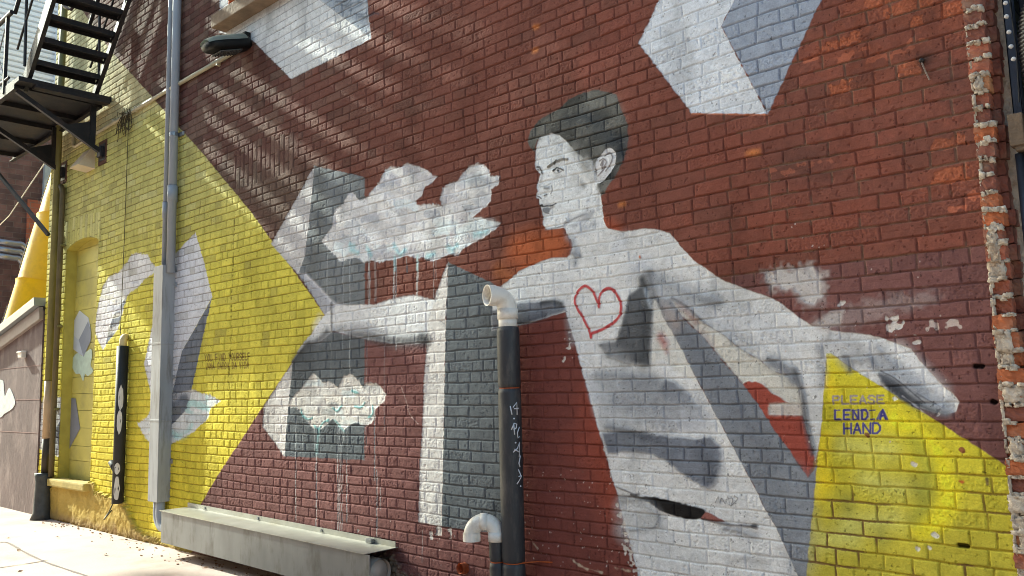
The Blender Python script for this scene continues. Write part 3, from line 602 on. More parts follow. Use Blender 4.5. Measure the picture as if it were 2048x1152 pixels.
for q, c_, r_, a_ in [(((1740, 10), (1860, 0), (1925, 15)), (150, 78, 50), .10, .5), (((1650, 110), (1720, 95)), (150, 76, 48), .07, .45), (((1780, 110), (1850, 90)), (140, 74, 52), .06, .4), (((1700, 185), (1850, 160)), (146, 78, 52), .07, .4),
                      (((1880, 350), (1940, 345)), (150, 78, 50), .06, .4), (((1820, 300), (1900, 280)), (104, 66, 56), .08, .4), (((1860, 130), (1930, 170)), (92, 62, 56), .07, .5), (((1640, 330), (1560, 340)), (90, 60, 54), .08, .5), (((1800, 620), (1900, 560)), (120, 80, 78), .1, .3), (((1250, 60), (1180, 130)), (132, 68, 54), .1, .4), (((1420, 300), (1560, 420)), (130, 68, 52), .12, .35), (((1500, 480), (1700, 450)), (136, 70, 52), .1, .4)]:
    i, al = cstroke(q, r_, soft=.09, rough=.05); al = al*(C[i, 0] > 1.8*C[i, 2]); put((i, np.clip(al, 0, 1)), c_, a_)
# white flakes at the bottom of the torso edge and over the red
for (x, y, r) in [(1240, 1030, .010), (1247, 1048, .016), (1252, 1068, .014), (1256, 1092, .022), (1258, 1100, .015), (1264, 1120, .016), (1268, 1145, .014), (1222, 952, .006), (1204, 893, .006), (878, 1060, .022), (874, 1070, .012), (899, 1062, .010), (904, 1070, .010), (862, 1068, .008), (760, 1075, .012), (718, 1062, .006), (1235, 1010, .005), (1135, 668, .008), (1140, 694, .010), (1128, 716, .006), (1148, 716, .006)]:
    put(cstroke([(x, y), (x+1, y+2*r*200)], r*.6, .003, rough=.035), (200, 192, 184), .9)
fl = np.random.default_rng(3)
for k in range(150):
    g = fl.random()
    if g < .55: x, y = fl.uniform(1045, 1250), fl.uniform(940, 1150); 
    elif g < .8: x, y = fl.uniform(640, 1000), fl.uniform(1040, 1150)
    else: x, y = fl.uniform(1550, 1960), fl.uniform(420, 900)
    if g < .55 and x > 1208+(y-891)*.27: continue
    put(cstroke([(x, y), (x+fl.uniform(-1, 1), y+fl.uniform(0, 2))], fl.uniform(.0012, .0032), .0015), (206, 190, 182), .75)
for q in [((1144, 1118), (1165, 1132), (1205, 1145)), ((1232, 1135), (1262, 1142)), ((1070, 1088), (1078, 1098))]: put(cstroke(q, .006, .006, rough=.01), (190, 176, 150), .8)
put(cstroke([(805, 775), (815, 808), (822, 830), (838, 848)], .0018, .002), (214, 190, 180), .8)

# ---------------------------------------------------------------- wear that belongs to the masonry itself
whm = sm(.36, .5, C.min(1)); HT = HT-(face2*.0024+face*.0010)*whm
pm = .80+.15*whm                                      # how dark the joints are
pm = np.where(X > -3.3, .72+.16*whm, pm)
redm = (C[:, 0] > C[:, 1]*2.2)
pm = np.where(redm, .74, pm)
dk = sm(1.9, 3.2, Z)*sm(-3.8, -6, X)
pm = pm*(1-dk)+.52*dk
pm = pm*(1-YW)+(np.where(X > -3, .80, .56-.16*sm(1.2, 3, Z)))*YW
JC = 1-np.minimum(1-(1-np.clip((dj-.0012)/np.maximum(.0035, .8*DX), 0, 1))*np.clip(.006/np.maximum(DX, .001), .75, 1), np.clip((dc-.0015)/np.maximum(.0035, .8*DZ), 0, 1)).astype(np.float32)
isv = (dj < dc)
pm = pm*(1-HAIRM)+.35*HAIRM
jm = JC*np.clip(.15+1.7*fbm(X, Z, 5, 3, 200), .25, 1)*np.where(isv, .25+.75*h2(ib, cj, 77), 1)
dirtc = rgb((92, 78, 62))*.5
tone = np.where(YW > .5, 1.0, .0)[:, None]
C[:] = C*(1-jm*(1-pm))[:, None]*(1-.35*tone*jm[:, None]*np.array([0.1, .35, .6])[None, :])
# bare grey-brown mortar showing at the upper right corner
bm_ = (X > -2.4)*sm(1.7, 2.0, Z)*sm(-2.4, -1.6, X)*(MORT > .35)*sm(.42, .6, fbm(X, Z, 14, 3, 210))
bm_ = bm_*(C[:, 2] < .25); C[:] = C*(1-.55*bm_[:, None])+rgb((132, 104, 84))*.55*bm_[:, None]
sy = sm(1.25, .75, Z)*(YW > .5)*(X > -3)*(MORT > .5)*sm(.45, .62, fbm(X, Z, 6, 3, 215)); C[:] = C*(1-.7*sy[:, None])+rgb((112, 74, 62))*.7*sy[:, None]
# grime veils, soot streaks and crazing
veil = sm(.52, .75, fbm(X*1.6, Z*.7, 2.3, 5, 220))*.20+(fbm(X, Z, 38, 3, 230)-.5)*.26
C *= (1-veil)[:, None]
C *= (1+(r1-.5)*.09)[:, None]
yd = (YW > .5)*(X < -4)*(r2_ > .90)*.30*sm(1.5, 3.2, Z+1.5*h2(bid2, cj, 3)); C[:] = C*(1-yd[:, None])+rgb((120, 112, 74))*yd[:, None]
crk = np.zeros(NV, bool)
i, a = cstroke([(470, 440), (466, 560), (464, 600), (462, 700), (456, 780)], .004, .003, rough=.015); C[i] *= (1-.55*a)[:, None]; HT[i] -= a*.003
pit = sm(.78, .84, vn(X, Z, 150, 300)*.6+fbm(X, Z, 50, 2, 301)*.4); C *= (1-.55*pit)[:, None]
# black scorch at the hook
blob([(1843, 121), (1852, 118)], (60, 48, 44), .02, .8, .03)
for q in [((1986, 803), (1990, 805)), ((1951, 732), (1965, 733)), ((1920, 1090), (1935, 1092))]:
    i, a = cstroke(q, .010, .003); C[i] *= (1-.9*a)[:, None]; HT[i] -= a*.01
# the rendered plinth at the foot of the yellow wall
PL = [(-11.6, 0), (-11.6, .36), (-10.95, .36), (-10.9, .50), (-9.72, .50), (-9.65, .40), (-8.9, .34), (-8.6, .10), (-8.1, .02), (-7.4, .0)]
i, a = cover(PL, soft=.02, rough=.03, wall=True)
HT[i] = HT[i]*(1-a)+a*(.035+(fbm(X[i], Z[i], 5, 4, 250)-.5)*.045+(fbm(X[i], Z[i], 40, 3, 251)-.5)*.008)
pc = rgb((172, 146, 72))*(1+(fbm(X[i], Z[i], 6, 4, 252)-.5)*.45)[:, None]; C[i] = C[i]*(1-a[:, None])+pc*a[:, None]
# splash-back at the pavement
sp = sm(.16, .0, Z+(fbm(X, Z, 9, 3, 260)-.5)*.12)*.55; C[:] = C*(1-sp[:, None])+rgb((120, 96, 84))*sp[:, None]
# broken masonry low down near the end of the metal trunking
i, a = cover([(768, 1108), (790, 1112), (800, 1128), (806, 1150), (850, 1160), (740, 1175), (740, 1120)], soft=.02, rough=.03); HT[i] += a*(.010+(fbm(X[i], Z[i], 30, 3, 270)-.5)*.03); C[i] = C[i]*(1-a[:, None])+(rgb((136, 116, 96))*(1+(fbm(X[i], Z[i], 25, 3, 271)-.5)*.6)[:, None])*a[:, None]
LU = np.clip(C @ np.array([.25, .6, .15], np.float32), .004, 1); C *= ((LU/.60)**np.where(C[:, 0] > 2.0*C[:, 2], .03, .15))[:, None]; LU = np.clip(C @ np.array([.25, .6, .15], np.float32), .004, 1)
sat = np.where(YW > .4, .05, .16)[:, None]; C = C*(1-sat)+LU[:, None]*sat
C = np.clip(C, .004, .86)

# geometry
HT = HT.astype(np.float32)
co = np.empty((NV, 3), np.float32); co[:, 0] = X; co[:, 1] = -HT; co[:, 2] = Z
ii, kk = np.meshgrid(np.arange(NX-1), np.arange(NZ-1), indexing='ij')
q0 = (ii*NZ+kk).ravel(); quads = np.stack([q0, q0+NZ, q0+NZ+1, q0+1], 1)
# door recess cut out of the relief
RX0, RX1, RZ0 = -10.85, -9.86, .47
def arch_z(x): return 3.235+.075*(1-((x-(RX0+RX1)/2)/((RX1-RX0)/2))**2)
cx = X[quads].mean(1); cz = Z[quads].mean(1)
hole = (cx > RX0) & (cx < RX1) & (cz > RZ0) & (cz < arch_z(cx))
WX0, WX1, WZ0 = -6.92, -5.55, 4.93
hole |= (cx > WX0) & (cx < WX1) & (cz > WZ0)
quads = quads[~hole]

bld = empty("brick_building", (-6, 0, 0), "long painted brick building side wall carrying the grey figure mural on red and yellow", "building")
def wall_material():
    m = bpy.data.materials.new("painted_masonry"); m.use_nodes = True; N = m.node_tree.nodes; L = m.node_tree.links; b = N['Principled BSDF']
    at = N.new('ShaderNodeAttribute'); at.attribute_name = 'paint'; tc = N.new('ShaderNodeTexCoord')
    n = N.new('ShaderNodeTexNoise'); n.inputs['Scale'].default_value = 140; n.inputs['Detail'].default_value = 4; L.new(tc.outputs['Object'], n.inputs[0])
    mr = N.new('ShaderNodeMapRange'); mr.inputs[1].default_value = .3; mr.inputs[2].default_value = .7; mr.inputs[3].default_value = .88; mr.inputs[4].default_value = 1.10; L.new(n.outputs[0], mr.inputs[0])
    mx = N.new('ShaderNodeMix'); mx.data_type = 'RGBA'; mx.blend_type = 'MULTIPLY'; mx.inputs[0].default_value = 1; L.new(at.outputs['Color'], mx.inputs[6]); L.new(mr.outputs[0], mx.inputs[7]); L.new(mx.outputs[2], b.inputs['Base Color'])
    n2 = N.new('ShaderNodeTexNoise'); n2.inputs['Scale'].default_value = 90; n2.inputs['Detail'].default_value = 6; n2.inputs['Roughness'].default_value = .7; L.new(tc.outputs['Object'], n2.inputs[0])
    bp = N.new('ShaderNodeBump'); bp.inputs['Strength'].default_value = .55; bp.inputs['Distance'].default_value = .004; L.new(n2.outputs[0], bp.inputs['Height']); L.new(bp.outputs[0], b.inputs['Normal'])
    b.inputs['Roughness'].default_value = .85; b.inputs['Specular IOR Level'].default_value = .10
    return m
MWALL = wall_material()
me = bpy.data.meshes.new("mural_wall")
me.vertices.add(NV); me.vertices.foreach_set('co', co.ravel())
nq = len(quads); me.loops.add(nq*4); me.loops.foreach_set('vertex_index', quads.astype(np.int32).ravel())
me.polygons.add(nq); me.polygons.foreach_set('loop_start', np.arange(0, nq*4, 4, dtype=np.int32)); me.polygons.foreach_set('use_smooth', np.ones(nq, bool))
me.update(calc_edges=True)
ca = me.color_attributes.new('paint', 'FLOAT_COLOR', 'POINT'); cc = np.ones((NV, 4), np.float32); cc[:, :3] = C; ca.data.foreach_set('color', cc.ravel())
me.materials.append(MWALL)
wo = bpy.data.objects.new("mural_wall", me); COL.objects.link(wo); wo.parent = bld; wo.matrix_parent_inverse = Matrix.Translation(-bld.location)
wo['label'] = "painted brick face with figure, blocks, clouds and heart"
del cc, quads, ii, kk, q0

# upper masonry, side return and back of the building
M_up = brick_mat("upper_brick", (104, 64, 55), (92, 60, 52), (70, 52, 46), axes='xz')
bm = NB(); ztl, ztr = float(ZTOP[0]), float(ZTOP[-1])
def quadf(bm, pts): bm.faces.new([bm.verts.new(p) for p in pts])
quadf(bm, [(XL, -.002, ztl-.01), (WX0, -.002, float(np.interp(WX0, XS, ZTOP))-.01), (WX0, -.002, 10.5), (XL, -.002, 10.5)])
quadf(bm, [(WX0, -.002, 6.9), (WX1, -.002, 6.9), (WX1, -.002, 10.5), (WX0, -.002, 10.5)])
quadf(bm, [(WX1, -.002, float(np.interp(WX1, XS, ZTOP))-.01), (XR, -.002, ztr-.01), (XR, -.002, 10.5), (WX1, -.002, 10.5)])
obj("upper_wall", bm, M_up, bld)
bm = NB(); box(bm, ((XL+XR)/2, 4.1, 5.25), (XR-XL-.02, 7.7, 10.5)); quadf(bm, [(XL, -.004, 0), (XL, .4, 0), (XL, .4, 10.5), (XL, -.004, 10.5)])
obj("side_wall", bm, brick_mat("side_brick", (150, 140, 96), (130, 122, 80), (90, 82, 60), axes='yz'), bld)

# doorway recess
M_board = mat("yellow_boards", (196, 184, 96), .6, vary=.14, vscale=3, dirt=(150, 140, 90), dirt_amt=.6, dscale=2.5, bump=.1)
M_jamb = mat("yellow_jamb", (172, 158, 74), .8, vary=.12, vscale=9, bump=.3, bscale=30)
door = empty("blocked_doorway", ((RX0+RX1)/2, .07, RZ0), "arched doorway boarded over and painted yellow with grey gem and cloud", "doorway"); door.parent = None
RD = .12
bm = NB(); zt = RZ0; rr = random.Random(2)
while zt < 3.46:
    hgt = rr.uniform(.17, .22); box(bm, ((RX0+RX1)/2, RD+.012+rr.uniform(-.002, .002), zt+hgt/2), (RX1-RX0+.03, .022, hgt-.004), bev=.002); zt += hgt
obj("board_panel", bm, M_board, door)
bm = NB(); n = 14; xs = [RX0+(RX1-RX0)*k/n for k in range(n+1)]
front = [(RX0, -.004, RZ0)]+[(x, -.004, arch_z(x)) for x in xs]+[(RX1, -.004, RZ0)]
for a, b in zip(front[:-1], front[1:]): quadf(bm, [a, b, (b[0], RD+.03, b[2]), (a[0], RD+.03, a[2])])
obj("jamb", bm, M_jamb, door)
bm = NB(); box(bm, ((RX0+RX1)/2-.02, -.01, RZ0-.03), (RX1-RX0+.14, .17, .09), bev=.02); obj("sill", bm, mat("stone_sill", (176, 156, 88), .85, bump=.5, bscale=25, vary=.2), door)
M_gl = mat("gem_light", (186, 194, 204), .6, vary=.06); M_gd = mat("gem_dark", (140, 146, 158), .6, vary=.06); M_cl = mat("cloud_paint", (188, 206, 190), .6, vary=.12, vscale=14)
def flat(name, px, m, parent, Y, th=.0015, curve=False):
    if curve: px = smooth_pts(px, 4)
    bm = NB(); v = [bm.verts.new(P3(a, b, Y)) for a, b in px]; f = bm.faces.new(v)
    e = bmesh.ops.extrude_face_region(bm, geom=[f])['geom']; bmesh.ops.translate(bm, vec=(0, th, 0), verts=[q for q in e if isinstance(q, bmesh.types.BMVert)])
    return obj(name, bm, m, parent)
YB = RD-.004
flat("painted_gem", [(158.8, 621), (177, 635.5), (182, 664), (180, 682), (166.7, 713.6), (146, 698), (143, 667), (148.4, 640.7)], M_gl, door, YB)
flat("painted_gem_face", [(175.8, 643), (157.5, 679.8), (166.7, 713.6), (181, 682), (182, 664)], M_gd, door, YB-.002)
flat("painted_gem_face", [(175.8, 643), (157.5, 679.8), (143, 667), (148.4, 640.7), (158.8, 621), (177, 635.5)], mat("gem_pale", (202, 206, 206), .6, vary=.05), door, YB-.001)
flat("painted_cloud", [(148, 712), (156, 706), (164, 712), (172, 704), (182, 698), (184, 712), (181, 730), (186, 742), (176, 752), (170, 748), (166, 762), (160, 748), (152, 748), (146, 738), (142, 726)], M_cl, door, YB-.0005, curve=True)
flat("painted_block", [(131, 795), (151, 797), (160, 857), (128, 918), (131, 860)], mat("block_grey", (128, 130, 140), .6, vary=.06), door, YB-.001)

# window with stone sill above the frame's top edge
win = empty("blocked_window", (-6.2, 0, 4.85), "bricked-up window with a brown stone sill above the white block", "window")
bm = NB(); sa = P3(455, 57, 0); box(bm, ((-7.02-5.5)/2, -.035, 4.875), (1.52, .22, .125), bev=.008)
obj("sill", bm, mat("brown_stone", (132, 112, 92), .9, vary=.2, vscale=10, bump=.7, bscale=30, dirt=(84, 72, 60), dirt_amt=.6), win)
bm = NB(); box(bm, ((WX0+WX1)/2, .15, 5.9), (WX1-WX0+.1, .06, 2.1)); obj("infill_panel", bm, brick_mat("cream_blocks", (206, 200, 176), (196, 190, 160), (150, 140, 116), axes='xz', bw=.4, bh=.2), win)
bm = NB()
for k in range(26): box(bm, (WX0+.006+.004*(k % 2), .07, 4.97+k*.072), (.02, .20, .062), bev=.004)
obj("brick_reveal", bm, mat("orange_reveal", (186, 104, 62), .9, vary=.3, vscale=12, bump=.6, bscale=40), win)
bm = NB()
for k in range(26): box(bm, (WX1-.006-.004*(k % 2), .07, 4.97+k*.072), (.02, .20, .062), bev=.004)
obj("brick_reveal", bm, bpy.data.materials["orange_reveal"], win)

# ------------------------------------------------------------------ broken corner of the wall (toothed bricks and mortar)
JB = {}
def jag_box(bm, c, s, amp, seed, cuts=3):
    key = cuts
    if key not in JB:
        t = bmesh.new(); bmesh.ops.create_cube(t, size=1); bmesh.ops.subdivide_edges(t, edges=t.edges[:], cuts=cuts, use_grid_fill=True)
        t.verts.index_update(); JB[key] = ([v.co.copy() for v in t.verts], [[v.index for v in f.verts] for f in t.faces]); t.free()
    vs = [bm.verts.new(c_) for c_ in JB[key][0]]
    for f in JB[key][1]: bm.faces.new([vs[i] for i in f])
    rr = random.Random(seed)
    for v in vs:
        p = v.co; k = 1.0
        ln = max(abs(p.x), abs(p.y), abs(p.z)); nr = Vector(p).normalized()*.5*1.25; p = p.lerp(nr, .16)
        v.co = Vector((c[0]+p.x*s[0]+rr.uniform(-amp, amp), c[1]+p.y*s[1]+rr.uniform(-amp, amp), c[2]+p.z*s[2]+rr.uniform(-amp, amp)*.8))
M_ob = []
for nme, cc_ in (("orange_brick", (172, 100, 66)), ("salmon_brick", (158, 94, 74)), ("dark_red_brick", (124, 76, 64)), ("pale_brick", (184, 132, 96))):
    M_ob.append(mat(nme, cc_, .9, vary=.22, vscale=14, bump=.6, bscale=50, dirt=(150, 126, 108), dirt_amt=.55, dscale=9))
M_mort = mat("lime_mortar", (196, 184, 168), .95, vary=.22, vscale=25, bump=1.0, bscale=70, dirt=(150, 120, 92), dirt_amt=.7, dscale=14)
edge = empty("broken_wall_corner", (-.76, .03, 0), "ragged corner of broken orange bricks and blobs of pale mortar at the wall's right end", "brick corner")
tb = NB(); mb = NB(); rr = random.Random(9); k = 0; z = .02
while z < 4.4:
    j = int(math.floor((z-Z0)/H+.5)); wdt = .072+.014*math.sin(z*2)+rr.uniform(-.014, .010); zc = Z0+(j+.5)*H
    kind = rr.choice([0, 0, 1, 1, 2, 3]); 
    if zc > 2.75: kind = 2
    back = rr.uniform(0, .035) if rr.random() < .6 else .0
    eb = NB(); jag_box(eb, (XR+wdt/2-.004, .055+back-.008, zc), (wdt+.012, .12, .064+rr.uniform(-.004, .003)), .0034, k, 5); obj("brick_end", eb, M_ob[kind], edge)
    # second tooth further round the corner
    jag_box(tb, (XR+wdt+.004, .11+back, zc+.004), (.05, .12, .066), .003, k+400)
    # mortar squeezed out of the bed joint
    n = rr.randint(3, 7)
    for q in range(n):
        if rr.random() < .30: continue
        fx_ = (q+.5)/n
        jag_box(mb, (XR+wdt*fx_*1.05, -.006+back*.5+rr.uniform(-.004, .008), zc+H/2+rr.uniform(-.007, .006)), (wdt/n*rr.uniform(1.3, 2.4), .035, rr.uniform(.010, .026)), .0040, k*50+q, 2)
    if rr.random() < .28:
        jag_box(mb, (XR+wdt*rr.uniform(.3, .6), .0+back*.3, zc), (wdt*rr.uniform(.5, .9), .04, H*rr.uniform(.7, 1.2)), .0060, k*50+99, 4)
    for q in range(4):
        if rr.random() < .8: jag_box(mb, (XR+rr.uniform(-.003, .004), -.001, zc+rr.uniform(-.035, .035)), (rr.uniform(.006, .011), .02, rr.uniform(.02, .045)), .0025, k*77+q, 2)
    z += H; k += 1
obj("inner_bricks", tb, M_ob[2], edge)
obj("mortar", mb, M_mort, edge, smooth=True)
bm = NB(); box(bm, (-.765, .16, 2.4), (.11, .10, 4.8)); obj("mortar_core", bm, M_mort, edge)

# ------------------------------------------------------------------ next door, dark gap at far right
M_dark = mat("dark_render", (44, 44, 52), .85, vary=.3, vscale=5, bump=.4)
nb = empty("neighbouring_building", (1.2, .6, 0), "dark wall of the next building beyond the broken brick corner", "building")
bm = NB(); box(bm, (1.37, 1.25, 4), (4.16, 1.6, 8)); box(bm, (-.66, .9, 4), (.04, 1.2, 8)); obj("wall", bm, M_dark, nb)
bm = NB(); box(bm, (-.56, .38, 4), (.14, .1, 8), bev=.01); box(bm, (-.44, .36, 4), (.04, .14, 8), bev=.005); obj("door_frame", bm, mat("dark_frame", (58, 58, 68), .5, vary=.2), nb)
M_steel = mat("blue_grey_steel", (66, 72, 84), .35, metal=.4, vary=.25, vscale=12, bump=.15, dirt=(52, 52, 60), dirt_amt=.7)
po = empty("steel_channel", (-.69, .045, 0), "blue grey steel channel fixed upright beside the broken corner", "steel channel")
bm = NB(); p0 = Vector((-.690, .04, 0)); box(bm, (-.682, .055, 3.45), (.034, .006, 2.0)); box(bm, (-.697, .070, 3.45), (.004, .036, 2.0)); box(bm, (-.666, .070, 3.45), (.004, .036, 2.0)); obj("web", bm, M_steel, po)
bm = NB(); tube(bm, [(-.690, .05, 0), (-.690, .05, 2.30)], .017, 16); obj("lower_tube", bm, M_steel, po, True)
bm = NB(); box(bm, (-.686, .035, 2.39), (.052, .07, .13), bev=.004); box(bm, (-.676, .04, 2.33), (.04, .06, .05), bev=.004); tag(obj("wooden_bracket", bm, mat("weathered_wood", (112, 96, 80), .9, vary=.25, bump=.6)), "brown grey wooden block clamped on the steel channel", "bracket")
bm = NB(); pts = []
cz = 1.6
hz = [(-.600, .02, 2.20), (-.605, .02, 2.4), (-.610, .02, 2.6), (-.615, .01, 2.72), (-.600, -.01, 2.84), (-.56, -.03, 2.92)]
hp = [Vector(h) for h in hz]; path = [Vector((q[0], 0, q[1])) for q in smooth_pts([(h.x, h.z) for h in hp], 22, False)]
for i, q in enumerate(path): q.y = .03
rad = [.036+.006*(i % 3 == 0)-.003*(i % 3 == 1) for i in range(len(path))]
tube(bm, path, .04, 18, radii=rad); tag(obj("corrugated_hose", bm, mat("black_plastic", (30, 30, 36), .4, vary=.2, spec=.6), None, True), "thick black corrugated hose hanging in the dark gap", "hose")
cab = empty("string_light", (-.655, .03, 2.9), "dark wire with small white globe bulbs beside the steel channel", "string light")
bm = NB(); tube(bm, [(-.668, .02, 3.1), (-.664, .015, 2.9), (-.660, .02, 2.7), (-.668, .02, 2.5)], .003, 8); obj("wire", bm, mat("black_wire", (22, 22, 24), .5), cab)
M_bulb = mat("frosted_glass", (196, 196, 196), .3, vary=.03)
for (a, b) in [(2013, 33), (2018, 64), (2022, 93), (2027, 118), (2011, 6)]:
    c = P3(a, b, .0); bm = NB(); bmesh.ops.create_uvsphere(bm, u_segments=14, v_segments=10, radius=.009, matrix=Matrix.Translation(c)); obj("bulb", bm, M_bulb, cab, True)

# hook with rope
hk = empty("wall_hook", P3(1843, 120, -.02), "black eye bolt with a frayed twisted cord high on the right of the wall", "hook")
c = P3(1843, 121, -.012); bm = NB(); bmesh.ops.create_uvsphere(bm, u_segments=12, v_segments=8, radius=.011, matrix=Matrix.Translation(c)); tube(bm, [c, c+Vector((0, .03, 0))], .006, 10); obj("eye_bolt", bm, mat("black_iron", (32, 30, 30), .5), hk, True)
bm = NB()
for s_ in (0, math.pi):
    pts = []
    for k in range(30):
        t_ = k/29; q = P3(1843+14*t_+2*t_*t_, 124+36*t_, -.014); pts.append(q+Vector((math.cos(t_*26+s_)*.0022, math.sin(t_*26+s_)*.0022, 0)))
    tube(bm, pts, .0018, 6)
obj("cord", bm, mat("grey_cord", (142, 128, 118), .9), hk)

# ------------------------------------------------------------------ ground
def ground_mat():
    m = mat("pale_concrete", (186, 168, 157), .9, vary=.12, vscale=1.2, bump=.35, bscale=45, dirt=(160, 136, 122), dirt_amt=.6, dscale=1.6)
    return m
bm = NB(); n = 60
for i in range(2):
    pass
g = bmesh.ops.create_grid(bm, x_segments=4, y_segments=4, size=60, matrix=Matrix.Translation((-10, -6, 0)))
tag(obj("pavement", bm, ground_mat()), kind='structure')
M_joint = mat("joint_dark", (128, 116, 112), .95)
bm = NB()
jl = [[(0, 1086), (16, 1086), (52, 1106), (90, 1124), (130, 1138), (175, 1153), (230, 1172)], [(-40, 1141), (40, 1130), (95, 1121)]]
for q in jl:
    pts = []
    for (a, b) in smooth_pts(q, 6, False):
        D = FW*FPX+RT*(a-1024)-UP*(b-576); t_ = -GZ/D.z; pts.append(Vector((CAMP.x+D.x*t_, CAMP.y+D.y*t_, 0)))
    for a, b in zip(pts[:-1], pts[1:]):
        d = (b-a).normalized(); nn = Vector((-d.y, d.x, 0))*random.uniform(.006, .013); quadf(bm, [a-nn+Vector((0, 0, .004)), b-nn+Vector((0, 0, .004)), b+nn+Vector((0, 0, .004)), a+nn+Vector((0, 0, .004))])
tag(obj("pavement_joint", bm, M_joint), kind='structure')
# crumbs of grit and leaf litter along the foot of the wall
bm = NB(); rr = random.Random(6)
for k in range(150):
    x = rr.uniform(-11, -4.6); y = -.03-abs(rr.gauss(0, .10))-.02; s_ = rr.uniform(.005, .015)
    if x > -8.2 and rr.random() < .5: y -= .1
    jag_box(bm, (x, y, s_*.3), (s_*rr.uniform(.8, 1.8), s_, s_*.7), s_*.15, k, 1)
for k in range(9):
    x = rr.uniform(-11, -6); y = rr.uniform(-1.3, -.15); a = rr.uniform(0, 6.28); s_ = rr.uniform(.015, .04)
    q = [Vector((x+math.cos(a+t_)*s_*(1 if i % 2 else .45), y+math.sin(a+t_)*s_*(1 if i % 2 else .45), .006+.006*(i % 3))) for i, t_ in enumerate([0, 1.57, 3.14, 4.71])]
    quadf(bm, q)
tag(obj("litter", bm, mat("brown_grit", (140, 108, 84), .95, vary=.35, vscale=30)), "brown leaf crumbs and grit along the foot of the wall", "litter", kind='stuff')

# ------------------------------------------------------------------ pipes on the wall
M_gp = mat("grey_pipe_paint", (150, 156, 166), .45, vary=.06, vscale=5, bump=.04, dirt=(120, 122, 128), dirt_amt=.4, dscale=2, stretch=(3, 3, .6))
M_gb = mat("grey_box_paint", (156, 157, 160), .5, vary=.14, vscale=4, bump=.12, bscale=6, dirt=(112, 106, 100), dirt_amt=.8, dscale=5, stretch=(3, 3, .5))
PA, PB_ = P3(349.5, 200, -.06).x, P3(337, 200, -.04).x
def lineX(a, b, Y):      # vertical run following two traced marks
    return P3(*a, Y), P3(*b, Y)
cp = empty("conduit_pipe", (-7.8, -.075, 2.7), "wider of the two grey vertical conduits rising from the grey metal box", "conduit pipe", None)
t0, b0 = P3(354, 0, -.075), P3(337, 531, -.075); xm = (-7.86); 
bm = NB(); tube(bm, [(PA, -.06, 2.62), (PA, -.06, 8.2)], .041, 24); obj("pipe", bm, M_gp, cp, True)
bm = NB(); zc = P3(342, 386, -.085).z
tube(bm, [(PA, -.06, zc-.08), (PA, -.06, zc+.08)], .049, 24); obj("coupling", bm, M_gp, cp, True)
bm = NB()
for y_ in (268,):
    zc = P3(345, y_, -.08).z; tube(bm, [(PA, -.06, zc-.02), (PA, -.06, zc+.02)], .045, 24); box(bm, (PA+.07, -.012, zc), (.10, .02, .04), bev=.003)
obj("strap", bm, mat("zinc_strap", (150, 152, 156), .35, metal=.7), cp, False)
cp2 = empty("conduit_pipe", (-8.0, -.06, 2.7), "narrower grey vertical conduit at the left of the wider one", "conduit pipe")
bm = NB(); tube(bm, [(PB_, -.04, 2.62), (PB_, -.04, 8.2)], .026, 20); obj("pipe", bm, M_gp, cp2, True)
bm = NB(); zc = P3(328, 420, -.06).z; tube(bm, [(PB_, -.04, zc-.08), (PB_, -.04, zc+.08)], .032, 20); obj("coupling", bm, M_gp, cp2, True)

cb = empty("cable_cover_box", (-8.05, -.06, .4), "tall square grey metal cover box beneath the twin conduits", "cover box")
bm = NB(); box(bm, (-8.02, -.065, 1.56), (.20, .13, 2.27), bev=.004); obj("casing", bm, M_gb, cb)
bm = NB()
bm.free()
for z_ in (2.5, 1.6, .8): bm = NB(); box(bm, (-7.905, -.012, z_), (.06, .008, .04)); tube(bm, [(-7.89, -.014, z_), (-7.89, -.022, z_)], .007, 8); obj("fixing_tab", bm, M_gb, cb)
for z_ in (1.19, 1.93): bm = NB(); box(bm, (-8.02, -.065, z_), (.207, .136, .022), bev=.003); obj("seam_strip", bm, M_gb, cb)
for dx_, y_ in ((-.055, -.05), (.045, -.07)):
    bm = NB(); p = [Vector((-8.02+dx_, y_, .46)), Vector((-8.02+dx_, y_, .34))]+arc((-8.02+dx_+.14, y_, .32), (-1, 0, 0), (0, 0, -1), .14, 0, math.pi/2, 8)+[Vector((-7.6, y_, .18))]
    tube(bm, p, .042, 18); obj("elbow_pipe", bm, M_gp, cb, True)

tr = empty("metal_trunking", (-6, -.15, .1), "long low grey metal trunking box running along the foot of the wall", "trunking")
M_tr = mat("galvanised_sheet", (136, 137, 136), .38, metal=.35, vary=.16, vscale=3, bump=.15, bscale=5, dirt=(96, 92, 84), dirt_amt=.75, dscale=4, stretch=(2, 2, .8))
X0, X1, YF, ZT, ZB = -7.50, -4.49, -.275, .400, .130
bm = NB(); box(bm, ((X0+X1)/2, YF, (ZT+ZB)/2-.001), (X1-X0, .004, ZT-ZB), bev=.001); box(bm, (X0, YF/2, (ZT+ZB)/2), (.004, -YF, ZT-ZB)); box(bm, ((X0+X1)/2, YF/2, ZB), (X1-X0, -YF, .004)); obj("front_panel", bm, M_tr, tr)
bm = NB(); box(bm, ((X0+X1)/2-.03, YF/2-.006, ZT+.003), (X1-X0-.02, -YF+.02, .004), bev=.001); box(bm, ((X0+X1)/2-.04, -.018, ZT+.022), (X1-X0-.02, .004, .042)); obj("lid", bm, mat("lid_sheet", (168, 166, 156), .35, metal=.3, vary=.14, vscale=5, bump=.05, dirt=(150, 140, 116), dirt_amt=.6, dscale=4), tr)
bm = NB()
box(bm, (-4.80, -.035, ZT+.022), (.07, .03, .03), bev=.006); obj("latch", bm, M_tr, tr)
for x_ in (-7.2, -6.3, -5.4): bm = NB(); tube(bm, [(x_, -.02, ZT+.022), (x_, -.028, ZT+.022)], .012, 10); obj("screw", bm, M_tr, tr)

